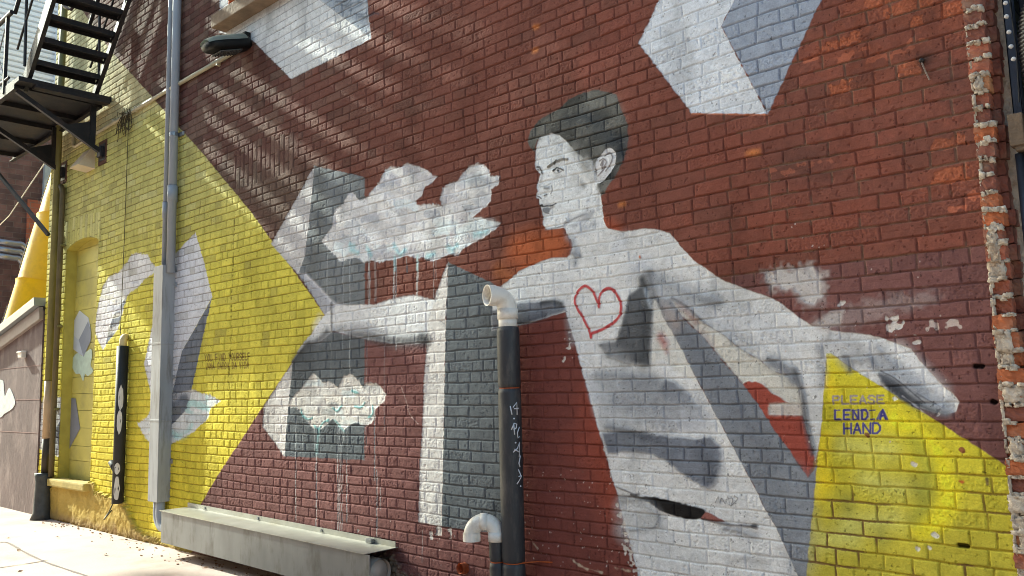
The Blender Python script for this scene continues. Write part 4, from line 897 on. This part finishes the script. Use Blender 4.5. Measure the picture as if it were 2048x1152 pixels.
for k, (y_, z_, r_) in enumerate(((-.155, .265, .088), (-.15, .06, .075))):
    bm = NB(); tube(bm, [(-5.6, y_, z_), (-4.53-.02*k, y_, z_)], r_, 28, cap=False); tube(bm, [(-4.56, y_, z_), (-4.562, y_, z_)], r_*.93, 28)
    tag(obj("drain_pipe", bm, mat("offwhite_plastic%d" % k, (190, 178, 168), .4, vary=.08), None, True), ("round off-white pipe inside the open end of the metal trunking, the upper one", "lower off-white pipe end just under the metal trunking")[k], "drain pipe")

for o_ in list(tr.children)+[q for q in COL.objects if q.name.startswith('drain_pipe')]:
    for v_ in o_.data.vertices: v_.co.z -= .042*(v_.co.x-X0)/(X1-X0)
# vent pipes with black foam sleeves and white fittings
M_foam = mat("black_foam", (50, 51, 55), .55, vary=.12, vscale=8, bump=.12, bscale=80, dirt=(96, 92, 88), dirt_amt=.6, dscale=7, stretch=(3, 3, .8), spec=.5)
M_pvc = mat("white_pvc", (228, 224, 216), .3, vary=.03, vscale=4, bump=.0, dirt=(186, 172, 150), dirt_amt=.55, dscale=14, spec=.5)
M_rust = mat("orange_band", (176, 84, 36), .7, vary=.3, vscale=30)
vp_ = empty("vent_pipe", (-3.38, -.085, 0), "tall black foam-sleeved vent pipe with a white elbow on top and white graffiti marks", "vent pipe", "vent pipes")
PX, PY, PR = -3.378, -.095, .068
zs = [0, P3(1030, 1125, PY).z, P3(1022, 776, PY).z, P3(1018, 653, PY).z]
for a, b in zip(zs[:-1], zs[1:]):
    bm = NB(); e = .006; tube(bm, [(PX, PY, a+.001), (PX, PY, a+e), (PX, PY, a+.03), (PX, PY, b-.03), (PX, PY, b-e), (PX, PY, b-.001)], PR, 32, radii=[PR-.012, PR-.004, PR, PR, PR-.004, PR-.012]); obj("foam_sleeve", bm, M_foam, vp_, True)
bm = NB()
bm.free()
for a in zs[1:3]: bm = NB(); tube(bm, [(PX, PY, a-.008), (PX, PY, a+.008)], PR-.009, 28); obj("rusty_band", bm, M_rust, vp_)
bm = NB(); tube(bm, [(PX+.05, PY, zs[1]), (PX+.12, -.02, zs[1]+.006), (PX+.22, -.01, zs[1]+.012)], .004, 8); obj("rusty_wire", bm, M_rust, vp_)
bm = NB(); zt = zs[3]; hd = Vector((-.62, -.785, 0)).normalized(); hd = Vector((-.35, -.94, 0)).normalized()
tube(bm, [(PX, PY, zt-.03), (PX, PY, zt+.06)], .056, 32)
obj("pipe_neck", bm, M_pvc, vp_, True)
bm = NB(); tube(bm, [(PX, PY, zt+.045), (PX, PY, zt+.105)], .063, 32)
R_ = .085; cen = Vector((PX, PY, zt+.10))+hd*R_
pts = [cen - hd*(R_*math.cos(a_)) + Vector((0, 0, R_*math.sin(a_))) for a_ in [math.pi/2*k/10 for k in range(11)]]
tube(bm, pts+[pts[-1]+hd*.035], .058, 32, cap=False)
ep = pts[-1]+hd*.0; tube(bm, [ep+hd*.0, ep+hd*.05], .063, 32, cap=False); 
# inner bore
tube(bm, [ep+hd*.05, ep+hd*.0499, ep+hd*.01, ep-hd*.03], .054, 32, cap=False, radii=[.063, .055, .054, .050]); tube(bm, [ep-hd*.03, ep-hd*.035], .050, 32)
obj("elbow", bm, M_pvc, vp_, True)
# marker writing on the sleeve
def on_pipe(a, b):
    D = (FW*FPX+RT*(a-1024)-UP*(b-576)); o2 = Vector((CAMP.x-PX, CAMP.y-PY)); d2 = Vector((D.x, D.y)); r_ = PR+.0008
    A = d2.dot(d2); B = 2*o2.dot(d2); Cc = o2.dot(o2)-r_*r_; disc = B*B-4*A*Cc
    t_ = (-B-math.sqrt(max(disc, 0)))/(2*A); return CAMP+D*t_
bm = NB()
def pz(a, b): return (990+a/5.24, 770+b/5.24)
for st in ([(160, 220), (178, 310)], [(188, 235), (228, 182), (232, 312)], [(200, 248), (248, 244)], [(172, 470), (200, 400), (228, 410), (222, 450), (195, 470)], [(196, 410), (206, 520)], [(256, 440), (234, 500), (240, 555), (258, 540)], [(190, 705), (235, 665), (256, 600), (254, 750)], [(205, 672), (250, 700)], [(266, 740), (250, 820), (262, 860)], [(244, 885), (276, 960), (230, 1040)], [(248, 960), (276, 950)]):
    tube(bm, [on_pipe(*pz(min(a, 276), b)) for a, b in st], .0034, 8)
for c_ in ((200, 352), (216, 604), (268, 1060)):
    bmesh.ops.create_uvsphere(bm, u_segments=8, v_segments=6, radius=.005, matrix=Matrix.Translation(on_pipe(*pz(*c_))))
obj("marker_writing", bm, mat("white_marker", (216, 220, 228), .5), vp_, True)

v2 = empty("vent_pipe", (-3.56, -.11, 0), "short black foam-sleeved vent pipe ending in a white upside-down U bend", "vent pipe", "vent pipes")
QX, QY, QR = -3.470, -.135, .046; za = P3(998, 1074, QY).z; zb_ = P3(1000, 1124, QY).z
for a, b in ((0, zb_), (zb_, za)):
    bm = NB(); tube(bm, [(QX, QY, a+.001), (QX, QY, a+.006), (QX, QY, a+.03), (QX, QY, b-.03), (QX, QY, b-.006), (QX, QY, b-.001)], QR, 28, radii=[QR-.01, QR-.003, QR, QR, QR-.003, QR-.01]); obj("foam_sleeve", bm, M_foam, v2, True)
bm = NB(); tube(bm, [(QX, QY, zb_-.006), (QX, QY, zb_+.006)], QR-.007, 24); obj("rusty_band", bm, M_rust, v2)
bm = NB(); tube(bm, [(QX, QY, za-.025), (QX, QY, za+.03)], .052, 28)
dv = Vector((-.80, -.60, 0)).normalized(); R_ = .074; cen = Vector((QX, QY, za+.012))+dv*R_
pts = [cen - dv*(R_*math.cos(a_)) + Vector((0, 0, R_*1.0*math.sin(a_))) for a_ in [math.pi*k/22 for k in range(23)]]
tube(bm, pts, .047, 28, cap=False); ep = pts[-1]; tube(bm, [ep+Vector((0, 0, .012)), ep-Vector((0, 0, .035))], .052, 28, cap=False); tube(bm, [ep-Vector((0, 0, .035)), ep-Vector((0, 0, .03)), ep+Vector((0, 0, .01))], .048, 28, cap=False, radii=[.052, .044, .044])
mid_ = pts[11]; dd = (pts[12]-pts[10]).normalized(); tube(bm, [mid_-dd*.022, mid_+dd*.022], .050, 28); obj("u_bend", bm, M_pvc, v2, True)

# rusty stub in the wall
hp_ = P3(933, 1137, 0); bm = NB(); tube(bm, [hp_+Vector((0, .03, 0)), hp_+Vector((-.01, -.05, .006))], .034, 20, cap=False, radii=[.036, .033]); tube(bm, [hp_+Vector((-.01, -.05, .006)), hp_+Vector((-.009, -.045, .006)), hp_+Vector((0, -.0, 0))], .03, 20, cap=False, radii=[.033, .029, .028]); tube(bm, [hp_+Vector((0, -.006, 0)), hp_+Vector((0, -.004, 0))], .03, 16)
tag(obj("rusty_pipe_stub", bm, mat("red_rust", (150, 74, 40), .85, vary=.35, vscale=25, bump=.5), None, True), "short rusty orange pipe end sticking out low beside the U-bend pipe", "pipe stub")

# black pipe with white blotches, left
bp_ = empty("black_pipe", (-8.9, -.06, .4), "upright black pipe with white painted blotches in front of the yellow bricks", "pipe")
bx, by = -8.955, -.07
ztop = P3(247, 692, by).z; zbot = P3(243, 1008, by).z
bm = NB(); tube(bm, [(bx, by, zbot), (bx+.01, by, ztop)], .058, 22); tube(bm, [(bx-.01, by-.02, zbot+.32), (bx-.10, by-.04, zbot+.42)], .03, 10); obj("sleeve", bm, mat("black_tar", (36, 36, 36), .6, vary=.2, vscale=10, bump=.2), bp_, True)
bm = NB(); c_ = Vector((bx, by, ztop)); tube(bm, [c_+Vector((0.01, 0, -.03)), c_+Vector((.01, 0, .02))]+[c_+Vector((.01-.10*math.sin(a_)*0-.0, 0, .04))+Vector((-.06*(1-math.cos(a_)), .05*(1-math.cos(a_)), .06*math.sin(a_))) for a_ in [.4, .8, 1.2, 1.57]], .038, 18); obj("beige_elbow", bm, mat("beige_plastic", (214, 190, 140), .5), bp_, True)
bm = NB()
M_owp = mat('old_white_paint', (206, 200, 192), .6, vary=.08)
def patch(cz_, hh, ww, dx0=0, seed=0):
    rr = random.Random(seed); n = 16; ring = []
    for k in range(n):
        a_ = 2*math.pi*k/n; ring.append((ww*math.cos(a_)*rr.uniform(.8, 1.05)+dx0, hh*math.sin(a_)*rr.uniform(.85, 1.05)))
    vs = []
    for (aa, zz) in ring+[(dx0, 0)]:
        th = -.45+aa/.058; vs.append(bm.verts.new((bx+.01*((cz_+zz-zbot)/(ztop-zbot))+.0592*math.cos(th), by+.0592*math.sin(th), cz_+zz)))
    for k in range(n): bm.faces.new((vs[k], vs[(k+1) % n], vs[n]))
for (y_, hh, ww, dx0) in ((795, .13, .028, 0), (843, .13, .028, -.006), (937, .06, .03, -.012), (978, .13, .03, -.01)): bm = NB(); patch(P3(247, y_, by).z, hh, ww, dx0, int(y_)); obj("white_blotch", bm, M_owp, bp_)
bm = NB(); tube(bm, [(bx-.085, -.025, ztop+.1), (bx-.09, -.035, ztop-.4), (bx-.085, -.03, zbot+.1), (bx-.14, -.10, zbot-.10), (bx-.10, -.16, zbot-.16), (bx+.03, -.14, zbot-.06)], .007, 8)
tag(obj("hanging_cable", bm, mat("olive_cable", (72, 68, 38), .6), None, True), "thin dark cable running down the yellow wall into a loose loop", "cable")

# olive downspout and cast-iron boot at the left end
ds = empty("downspout", (-11.0, -.08, 0), "tall olive green downspout with a black iron boot at the yellow wall's left end", "downspout")
M_ol = mat("olive_paint", (116, 108, 62), .6, vary=.15, vscale=5, dirt=(86, 80, 56), dirt_amt=.5, dscale=3, bump=.1)
dxa = -11.06
bm = NB(); tube(bm, [(dxa, -.08, 1.62), (dxa+.02, -.08, 8.2)], .040, 18); obj("pipe", bm, M_ol, ds, True)
bm = NB(); tube(bm, [(dxa, -.08, .95), (dxa, -.08, 1.64)], .042, 18); obj("bare_section", bm, mat("tan_pipe", (188, 158, 124), .6, vary=.1), ds, True)
bm = NB(); tube(bm, [(dxa, -.08, .45), (dxa, -.08, .955)], .040, 18); obj("dark_section", bm, mat("dark_pipe", (74, 62, 48), .6, vary=.2), ds, True)
bm = NB(); tube(bm, [(dxa+.0, -.09, .0), (dxa, -.09, .08), (dxa, -.09, .44), (dxa, -.09, .5), (dxa, -.09, .54)], .1, 20, radii=[.13, .10, .085, .095, .10]); obj("iron_boot", bm, mat("cast_iron", (70, 72, 72), .55, metal=.3, vary=.25, vscale=12, bump=.3), ds, True)
d2 = empty("service_pipe", (-10.9, -.05, 0), "slimmer dark brown service pipe close beside the olive downspout", "pipe")
bm = NB(); tube(bm, [(dxa+.13, -.05, .5), (dxa+.13, -.05, 3.95)]+arc((dxa+.01, -.05, 3.95), (1, 0, 0), (0, 0, 1), .12, 0, math.pi*.9, 8), .032, 14); obj("pipe", bm, mat("brown_pipe", (96, 84, 58), .6, vary=.2), d2, True)
bm = NB()
bm.free()
for z_ in (1.3, 2.3, 3.3): bm = NB(); box(bm, (dxa+.13, -.03, z_), (.10, .06, .03), bev=.004); obj("clip", bm, M_ol, d2)

# lamp and its conduit
M_con = mat("cream_conduit", (176, 166, 138), .5, vary=.1)
cz_ = 4.545
bm = NB(); pts = [(-6.72, -.03, cz_), (-8.2, -.03, cz_-.005), (-9.75, -.03, cz_-.03), (-10.62, -.03, cz_-.05)]+arc((-10.62, -.03, cz_+.03), (0, 0, -1), (-1, 0, 0), .08, 0, math.pi/2, 5)+[(-10.70, -.03, 5.2)]
tube(bm, pts, .020, 12)
cn = empty("electrical_conduit", (-8.5, -.03, cz_), "thin cream conduit running level along the wall from the flood lamp to the fire escape", "conduit"); obj("tube", bm, M_con, cn, True)
bm = NB()
bm.free()
for x_ in (-7.1, -8.9, -9.5, -10.3): bm = NB(); box(bm, (x_, -.02, cz_-.01), (.03, .045, .06), bev=.004); obj("clip", bm, M_con, cn)
lampo = empty("flood_lamp", (-6.6, -.03, 4.58), "black wall-mounted flood lamp with a pale rim under the window sill", "lamp")
M_lb = mat("black_lamp_housing", (17, 18, 19), .5, vary=.15, spec=.25); M_lr = mat("pale_lamp_top", (168, 172, 160), .4, vary=.06)
tilt = Matrix.Rotation(math.radians(20), 3, 'X')
def LP(x, y, z): return Vector((-6.60, -.02, 4.60)) + tilt @ Vector((x, y, z))
bm = NB(); secs = [(0, .075, .055), (.05, .115, .065), (.30, .125, .06), (.38, .11, .045), (.42, .075, .03)]; rings = []
for (d_, w_, h_) in secs:
    rings.append([bm.verts.new(LP(w_*math.copysign(abs(math.cos(a_))**.5, math.cos(a_)), -d_, h_*math.copysign(abs(math.sin(a_))**.6, math.sin(a_))-.03)) for a_ in [2*math.pi*k/20 for k in range(20)]])
for a, b in zip(rings[:-1], rings[1:]):
    for k in range(20): bm.faces.new((a[k], a[(k+1) % 20], b[(k+1) % 20], b[k]))
bm.faces.new(rings[0][::-1]); bm.faces.new(rings[-1]); hs_ = obj("housing", bm, M_lb, lampo, True)
bm = NB(); rings = []
for (d_, w_, h_) in secs[1:]:
    rings.append([bm.verts.new(LP((w_+.004)*math.cos(a_), -d_-.004, (h_+.006)*math.sin(a_)-.012)) for a_ in [math.pi*k/12 for k in range(13)]])
for a, b in zip(rings[:-1], rings[1:]):
    for k in range(12): bm.faces.new((a[k], a[k+1], b[k+1], b[k]))
bmesh.ops.solidify(bm, geom=bm.faces[:], thickness=.006); obj("lid", bm, M_lr, lampo, True)
bm = NB(); q = [LP(-.08, -.12, -.098), LP(.08, -.12, -.098), LP(.08, -.34, -.092), LP(-.08, -.34, -.092)]; box(bm, sum(q, Vector())/4, (.17, .22, .012), tilt, bev=.003)
for i in range(6):
    for j in range(7): box(bm, LP(-.066+i*.026, -.13-j*.03, -.106), (.010, .012, .006), tilt)
obj("lens_grid", bm, mat("lens_glass", (50, 53, 52), .2, vary=.3, vscale=60, spec=.7), hs_)
bm = NB(); box(bm, (-6.60, -.03, 4.60), (.10, .06, .13), bev=.01); obj("wall_bracket", bm, M_lb, lampo)

# vent hood
c_ = P3(183, 322, 0); bm = NB()
vv_ = [(-.13, 0, .12), (.13, 0, .12), (.13, 0, -.12), (-.13, 0, -.12), (-.13, -.05, .12), (.13, -.05, .12), (.13, -.20, -.10), (-.13, -.20, -.10)]
vs = [bm.verts.new(c_+Vector(q)) for q in vv_]
for f in ((4, 5, 6, 7), (0, 1, 5, 4), (1, 2, 6, 5), (3, 0, 4, 7), (0, 3, 2, 1), (2, 3, 7, 6)): bm.faces.new([vs[k] for k in f])
tag(obj("vent_hood", bm, mat("beige_hood", (206, 190, 164), .6, vary=.08, dirt=(160, 116, 84), dirt_amt=.4)), "small beige sloped vent hood beneath the fire escape bracket", "vent hood")
# scruffy strands snagged on the conduit
bm = NB(); rr = random.Random(8)
for k in range(26):
    p = Vector((-9.12+rr.uniform(-.12, .12), -.05, 4.53+rr.uniform(-.03, .05))); pts = [p]
    for s_ in range(4): p = p+Vector((rr.uniform(-.06, .05), rr.uniform(-.02, .01), rr.uniform(-.11, .02))); pts.append(p)
    tube(bm, pts, .004, 5)
tag(obj("dead_vine", bm, mat("brown_twig", (74, 64, 42), .9)), "tangle of dead vine strands caught on the conduit", "vine")
bm = NB(); tube(bm, [(-9.10, -.02, 4.50), (-9.115, -.02, 3.2), (-9.14, -.02, 2.1)], .004, 6); tag(obj("hanging_cable", bm, bpy.data.materials["olive_cable"]), "thin straight cable dropping from the dead vine down the yellow wall", "cable")

# ------------------------------------------------------------------ fire escape
fe = empty("fire_escape", (-10.8, -.5, 4.8), "black iron fire escape with steep open stair and landing bracketed off the wall", "fire escape")
M_ir = mat("black_iron_paint", (33, 31, 34), .55, metal=.2, vary=.25, vscale=9, bump=.2, dirt=(74, 54, 44), dirt_amt=.4, dscale=9)
DZ_ = 4.85
bm = NB(); box(bm, (-11.35, -.50, DZ_), (3.10, .92, .018)); obj("deck", bm, M_ir, fe)
bm = NB()
for y_ in (-.05, -.96): box(bm, (-11.35, y_, DZ_-.03), (3.14, .012, .11)); box(bm, (-11.35, y_+(.02 if y_ < -.5 else -.02), DZ_-.08), (3.14, .05, .010))
for x_ in (-9.80, -10.5, -11.1, -11.9, -12.7): box(bm, (x_, -.5, DZ_-.035), (.012, .90, .06))
box(bm, (-9.70, -.48, DZ_-.012), (.16, .98, .05)); box(bm, (-9.66, -.42, DZ_-.06), (.12, .78, .03)); obj("deck_frame", bm, M_ir, fe)
for x_, n_ in ((-9.82, 0), (-11.05, 1)):
    bm = NB(); bar(bm, (x_, -.93, DZ_-.09), (x_, -.03, DZ_-.60), .05, .05); bar(bm, (x_, -.13, DZ_-.04), (x_, -.13, DZ_-.52), .06, .035)
    q = [(x_-.004, -.13, DZ_-.25), (x_-.004, -.13, DZ_-.55), (x_-.004, -.42, DZ_-.36)]; vs = [bm.verts.new(p) for p in q]; f = bm.faces.new(vs); ex = bmesh.ops.extrude_face_region(bm, geom=[f])['geom']; bmesh.ops.translate(bm, vec=(.008, 0, 0), verts=[e for e in ex if isinstance(e, bmesh.types.BMVert)])
    box(bm, (x_, -.03, DZ_-.60), (.10, .06, .13), bev=.01); box(bm, (x_, -.012, DZ_-.60), (.17, .012, .2))
    br_ = obj("bracket", bm, M_ir, fe)
    bm = NB(); box(bm, (x_, -.007, DZ_-.6), (.23, .012, .28)); obj("wall_plate", bm, mat("rust_plate%d" % n_, (92, 62, 46), .9, vary=.3), br_)
# stair going up to the right
S0 = Vector((-9.86, 0, DZ_-.02)); dirs = Vector((.70, 0, .714)).normalized()
ntr = 8; LEN = 2.5
for y_ in (-.13, -.86):
    bm = NB(); a = S0+Vector((0, y_, 0)); b = a+dirs*LEN; bar(bm, a, b, .010, .17); bar(bm, a+Vector((.05, (-.02 if y_ > -.5 else .02), -.055)), b+Vector((.05, (-.02 if y_ > -.5 else .02), -.055)), .04, .008); obj("stringer", bm, M_ir, fe)
for k in range(ntr):
    p = S0+dirs*(.30+k*.272)+Vector((-.02, -.495, .03)); bm = NB()
    box(bm, (p.x, p.y, p.z), (.20, .72, .010)); box(bm, (p.x-.10, p.y, p.z-.025), (.008, .72, .055)); box(bm, (p.x+.10, p.y, p.z-.025), (.008, .72, .055)); obj("tread", bm, M_ir, fe)
for y_ in (-.13, -.90):
    bm = NB(); a = S0+Vector((-.25, y_, .92)); b = a+dirs*LEN*.95
    tube(bm, [a, b], .022, 10)
    for k in range(3): q = S0+dirs*(.25+k*1.0)+Vector((0, y_, 0)); tube(bm, [q, q+Vector((-.05, 0, .88))], .016, 8)
    tube(bm, [S0+Vector((-.1, y_, .45)), S0+Vector((-.1, y_, .45))+dirs*LEN*.95], .012, 8)
    obj("handrail", bm, M_ir, fe)
bm = NB(); tube(bm, [(-10.0, -.96, DZ_+.86), (-12.9, -.96, DZ_+.86)], .024, 10); tube(bm, [(-10.0, -.96, DZ_+.10), (-12.9, -.96, DZ_+.10)], .016, 8); obj("top_rail", bm, M_ir, fe)
for k in range(5):
    bm = NB(); x_ = -10.14-.55*k; bar(bm, (x_, -.96, DZ_-.05), (x_, -.96, DZ_+.87), .035, .035); obj("rail_post", bm, M_ir, fe)
bm = NB()
for k in range(4): x_ = -10.14-.55*k; tube(bm, [(x_, -.96, DZ_+.1), (x_-.55, -.96, DZ_+.84)], .008, 6); tube(bm, [(x_-.55, -.96, DZ_+.1), (x_, -.96, DZ_+.84)], .007, 6)
obj("cross_wire", bm, mat("pale_wire", (170, 166, 160), .4, metal=.5), fe)
# long drop brace at the far left
bm = NB(); bar(bm, P3(-30, 315, -.45), P3(97, 470, -.03), .04, .04); obj("drop_brace", bm, M_ir, fe)
bm = NB(); q = P3(146, 8, -.1); pts = [P3(118, -20, -.3), P3(122, 0, -.3), P3(130, 14, -.28), P3(142, 19, -.25), P3(152, 8, -.22), P3(156, -20, -.2)]
tube(bm, [Vector((p.x, p.y, p.z)) for p in pts], .02, 10); tag(obj("looped_cable", bm, mat("dark_cable", (60, 40, 40), .5), None, True), "dark cable loop hanging behind the top of the stair", "cable")
# upper landing above the stair
DU = DZ_+LEN*dirs.z+.05; XU = S0.x+dirs.x*LEN
bm = NB(); box(bm, (XU+.40, -.50, DU), (.90, .92, .02)); obj("upper_deck", bm, M_ir, fe)
bm = NB()
for x_ in (XU+.1, XU+.8): bar(bm, (x_, -.93, DU-.05), (x_, -.03, DU-.6), .05, .05)
tube(bm, [(XU, -.96, DU+.9), (XU+.85, -.96, DU+.9)], .022, 8); obj("upper_bracket", bm, M_ir, fe)

# ------------------------------------------------------------------ low plum wall at the left
lw = empty("low_wall", (-12.6, 0, 0), "low plum-brown rendered wall with grey metal coping, painted cloud at its left", "wall")
M_pl = mat("plum_render", (108, 90, 87), .85, vary=.14, vscale=3, bump=.5, bscale=22, dirt=(152, 134, 128), dirt_amt=.8, dscale=2.6, stretch=(1.5, 1.5, .6))
XA, XB_ = XL-.02, -15.5
def ztopw(x): return 2.70-(XA-x)*.19
bm = NB(); pr = [(XA, 0), (XB_, 0), (XB_, ztopw(XB_)-.16), (XA, ztopw(XA)-.16)]
f = bm.faces.new([bm.verts.new((x, -.02, z)) for x, z in pr]); ex = bmesh.ops.extrude_face_region(bm, geom=[f])['geom']; bmesh.ops.translate(bm, vec=(0, .22, 0), verts=[e for e in ex if isinstance(e, bmesh.types.BMVert)])
obj("wall", bm, M_pl, lw)
bm = NB(); bar(bm, (XA-.02, .07, ztopw(XA)-.045), (XB_, .07, ztopw(XB_)-.045), .40, .11, bev=.004); obj("coping", bm, mat("grey_flashing", (142, 146, 150), .4, metal=.3, vary=.12, vscale=2), lw)
bm = NB(); bar(bm, (XA-.0, -.045, ztopw(XA)-.19), (XB_, -.045, ztopw(XB_)-.19), .05, .16, bev=.004); obj("flashing", bm, mat("taupe_flashing", (150, 136, 130), .6, vary=.1), lw)
bm = NB()
for z_ in (1.0, 1.42, 1.85): box(bm, ((XA+XB_)/2, -.0215, z_), (XA-XB_, .004, .008))
obj("mortar_line", bm, mat("pale_line", (150, 122, 116), .9), lw)
flat("painted_cloud", [(-20, 770), (4, 760), (8, 780), (10, 792), (18, 776), (26, 790), (30, 805), (26, 815), (18, 822), (8, 828), (0, 835), (-20, 830)], mat("cloud_white", (206, 212, 208), .7, vary=.14, vscale=12), lw, -.026, .003, True)
bm = NB(); c_ = P3(44, 709, -.06); box(bm, c_, (.16, .06, .09), bev=.012); box(bm, c_+Vector((.01, -.02, .03)), (.19, .05, .02), bev=.006); obj("vent_cap", bm, mat("white_cap", (222, 216, 208), .5), lw)

# ------------------------------------------------------------------ behind: chute, brick building, metal-clad building
ch = empty("debris_chute", (-13.2, .4, 1.5), "yellow plastic rubbish chute leaning behind the low wall", "debris chute")
M_ye = mat("yellow_plastic", (252, 196, 24), .4, vary=.08, vscale=3, bump=.03, dirt=(176, 120, 30), dirt_amt=.4, dscale=3)
a = Vector((-14.0, .52, 2.0)); b = Vector((-14.0, 1.52, 6.2)); d_ = (b-a).normalized(); L_ = (b-a).length; n = 4
for k in range(n):
    s0 = a+d_*(L_*k/n); s1 = a+d_*(L_*(k+1)/n+.12); bm = NB(); tube(bm, [s0, s0+d_*.04, s1-d_*.05, s1], .36, 32, cap=False, radii=[.41, .40, .41, .425]); cs_ = obj("chute_section", bm, M_ye, ch, True)
M_ch = mat("dull_chain", (120, 116, 112), .4, metal=.8)
for sgn in (-1,):
    for k in range(n):
        s0 = a+d_*(L_*(k+.35)/n)+Vector((.08, -.46, 0)); bm = NB()
        for q in range(9):
            c_ = s0+d_*(.055*q); bmesh.ops.create_icosphere(bm, subdivisions=1, radius=.02, matrix=Matrix.Translation(c_) @ Matrix.Diagonal((1, .6, 1.5, 1)))
        obj("chain", bm, M_ch, ch)
bb = empty("brick_building", (-17.3, -2, 0), "dark brown brick building standing behind the low plum wall", "building")
M_bb = brick_mat("brown_brick", (112, 84, 80), (84, 66, 66), (112, 98, 94), axes='yz', bw=.26, bh=.10)
XBk = -17.0
bm = NB(); box(bm, (XBk-2, 2.2, 3.2), (4, 4.0, 6.4)); obj("wall", bm, M_bb, bb)
bm = NB(); box(bm, (XBk+.02, 1.52, 2.6), (.04, .28, 5.1)); obj("orange_pier", bm, brick_mat("orange_brick_pier", (168, 98, 74), (150, 90, 70), (140, 116, 104), axes='yz', bw=.26, bh=.10), bb)
bm = NB(); box(bm, (XBk+.04, 1.76, 5.55), (.10, .26, .9), bev=.01); obj("downpipe", bm, mat("pale_grey_metal", (168, 176, 180), .5), bb)
sb = empty("clad_building", (-18, -2, 6.4), "white ribbed metal-clad building rising above the brown brick one", "building")
bm = NB(); z = 6.45; M_sd = mat("white_cladding", (246, 248, 252), .45, vary=.04, bump=.02)
while z < 13.5:
    q = [(XBk-.35, z), (XBk-.27, z+.02), (XBk-.27, z+.085), (XBk-.35, z+.11)]
    for (a, b) in zip(q[:-1], q[1:]): quadf(bm, [(a[0], .3, a[1]), (a[0], 1.9, a[1]), (b[0], 1.9, b[1]), (b[0], .3, b[1])])
    z += .11
box(bm, (XBk-2, 2.2, 10), (3.2, 3.8, 7)); obj("cladding", bm, M_sd, sb)
bm = NB(); box(bm, (XBk-.25, 1.92, 10), (.12, .16, 7.1)); obj("corner_trim", bm, mat("white_trim", (226, 230, 240), .5), sb)
bm = NB(); box(bm, (XBk-.6, 2.7, 9.5), (.1, 1.4, 6.6)); obj("side_panel", bm, mat("pale_blue_panel", (176, 196, 222), .4), sb)
M_gal = mat("galvanised_tube", (160, 164, 174), .3, metal=.6, vary=.08)
for k, (p, q, r_) in enumerate([((-10, 482), (44, 490), (57, 520)), ((-10, 496), (42, 505), (52, 540)), ((-10, 510), (38, 518), (45, 560))]):
    def onX(a_, b_, Xp):
        D = FW*FPX+RT*(a_-1024)-UP*(b_-576); t_ = Xp/D.x; return CAMP+D*t_
    a, b, c_ = onX(*p, -16.7), onX(*q, -16.7), onX(*r_, -16.7); bm = NB()
    pth = [a, a.lerp(b, .5)]+[Vector((-16.7, u_, w_)) for u_, w_ in smooth_pts([(a.lerp(b, .8).y, a.lerp(b, .8).z), (b.y, b.z), (c_.y, b.z-.12), (c_.y+.02, c_.z)], 5, False)]+[Vector((-16.7, c_.y+.03, 0.3))]
    tube(bm, pth, .055, 12); tag(obj("galvanised_pipe", bm, M_gal, None, True), ("topmost", "middle", "lowest")[k]+" of three bent galvanised pipes beside the yellow chute", "pipe", "bent galvanised pipes")
bm = NB(); tube(bm, [(-16.9, .4, 3.9), (-13.5, .1, 4.1), (-11.6, -.02, 4.55)], .008, 6); tag(obj("guy_wire", bm, bpy.data.materials["pale_wire"]), "thin pale wire slanting past the yellow chute", "wire")

# the building across the alley, behind the viewer
ob_ = empty("brick_building", (-10, -10, 0), "brick building on the opposite side of the alley, behind the viewer", "building")
bm = NB(); box(bm, (-12, -13.0, 3.6), (50, 7, 7.2)); obj("wall", bm, brick_mat("opposite_brick", (132, 92, 78), (116, 84, 74), (120, 108, 98), axes='xz'), ob_)
# unseen blocker added over the alley, high to the left, that keeps the right half of the wall in shade
sh_blk = empty("shade_blocker", (-23, -5, 13), "covered steel footbridge crossing high over the alley", "shade_blocker")
bm = NB(); box(bm, (-23.2, -4.6, 14.0), (4.6, 1.4, 5.2)); box(bm, (-22.4, -4.6, 18.0), (4.6, 1.4, 2.8)); obj("blocker_boxes", bm, mat("grey_blocker", (120, 120, 124), .6), sh_blk)
bm = NB()
for x_ in (-26.0, -21.8): box(bm, (x_, -9.5, 9.5), (.3, .3, 19)); box(bm, (x_, -7.2, 11.5), (.25, 4.6, .3))
obj("blocker_support", bm, M_ir, sh_blk)
print("verts", NV)
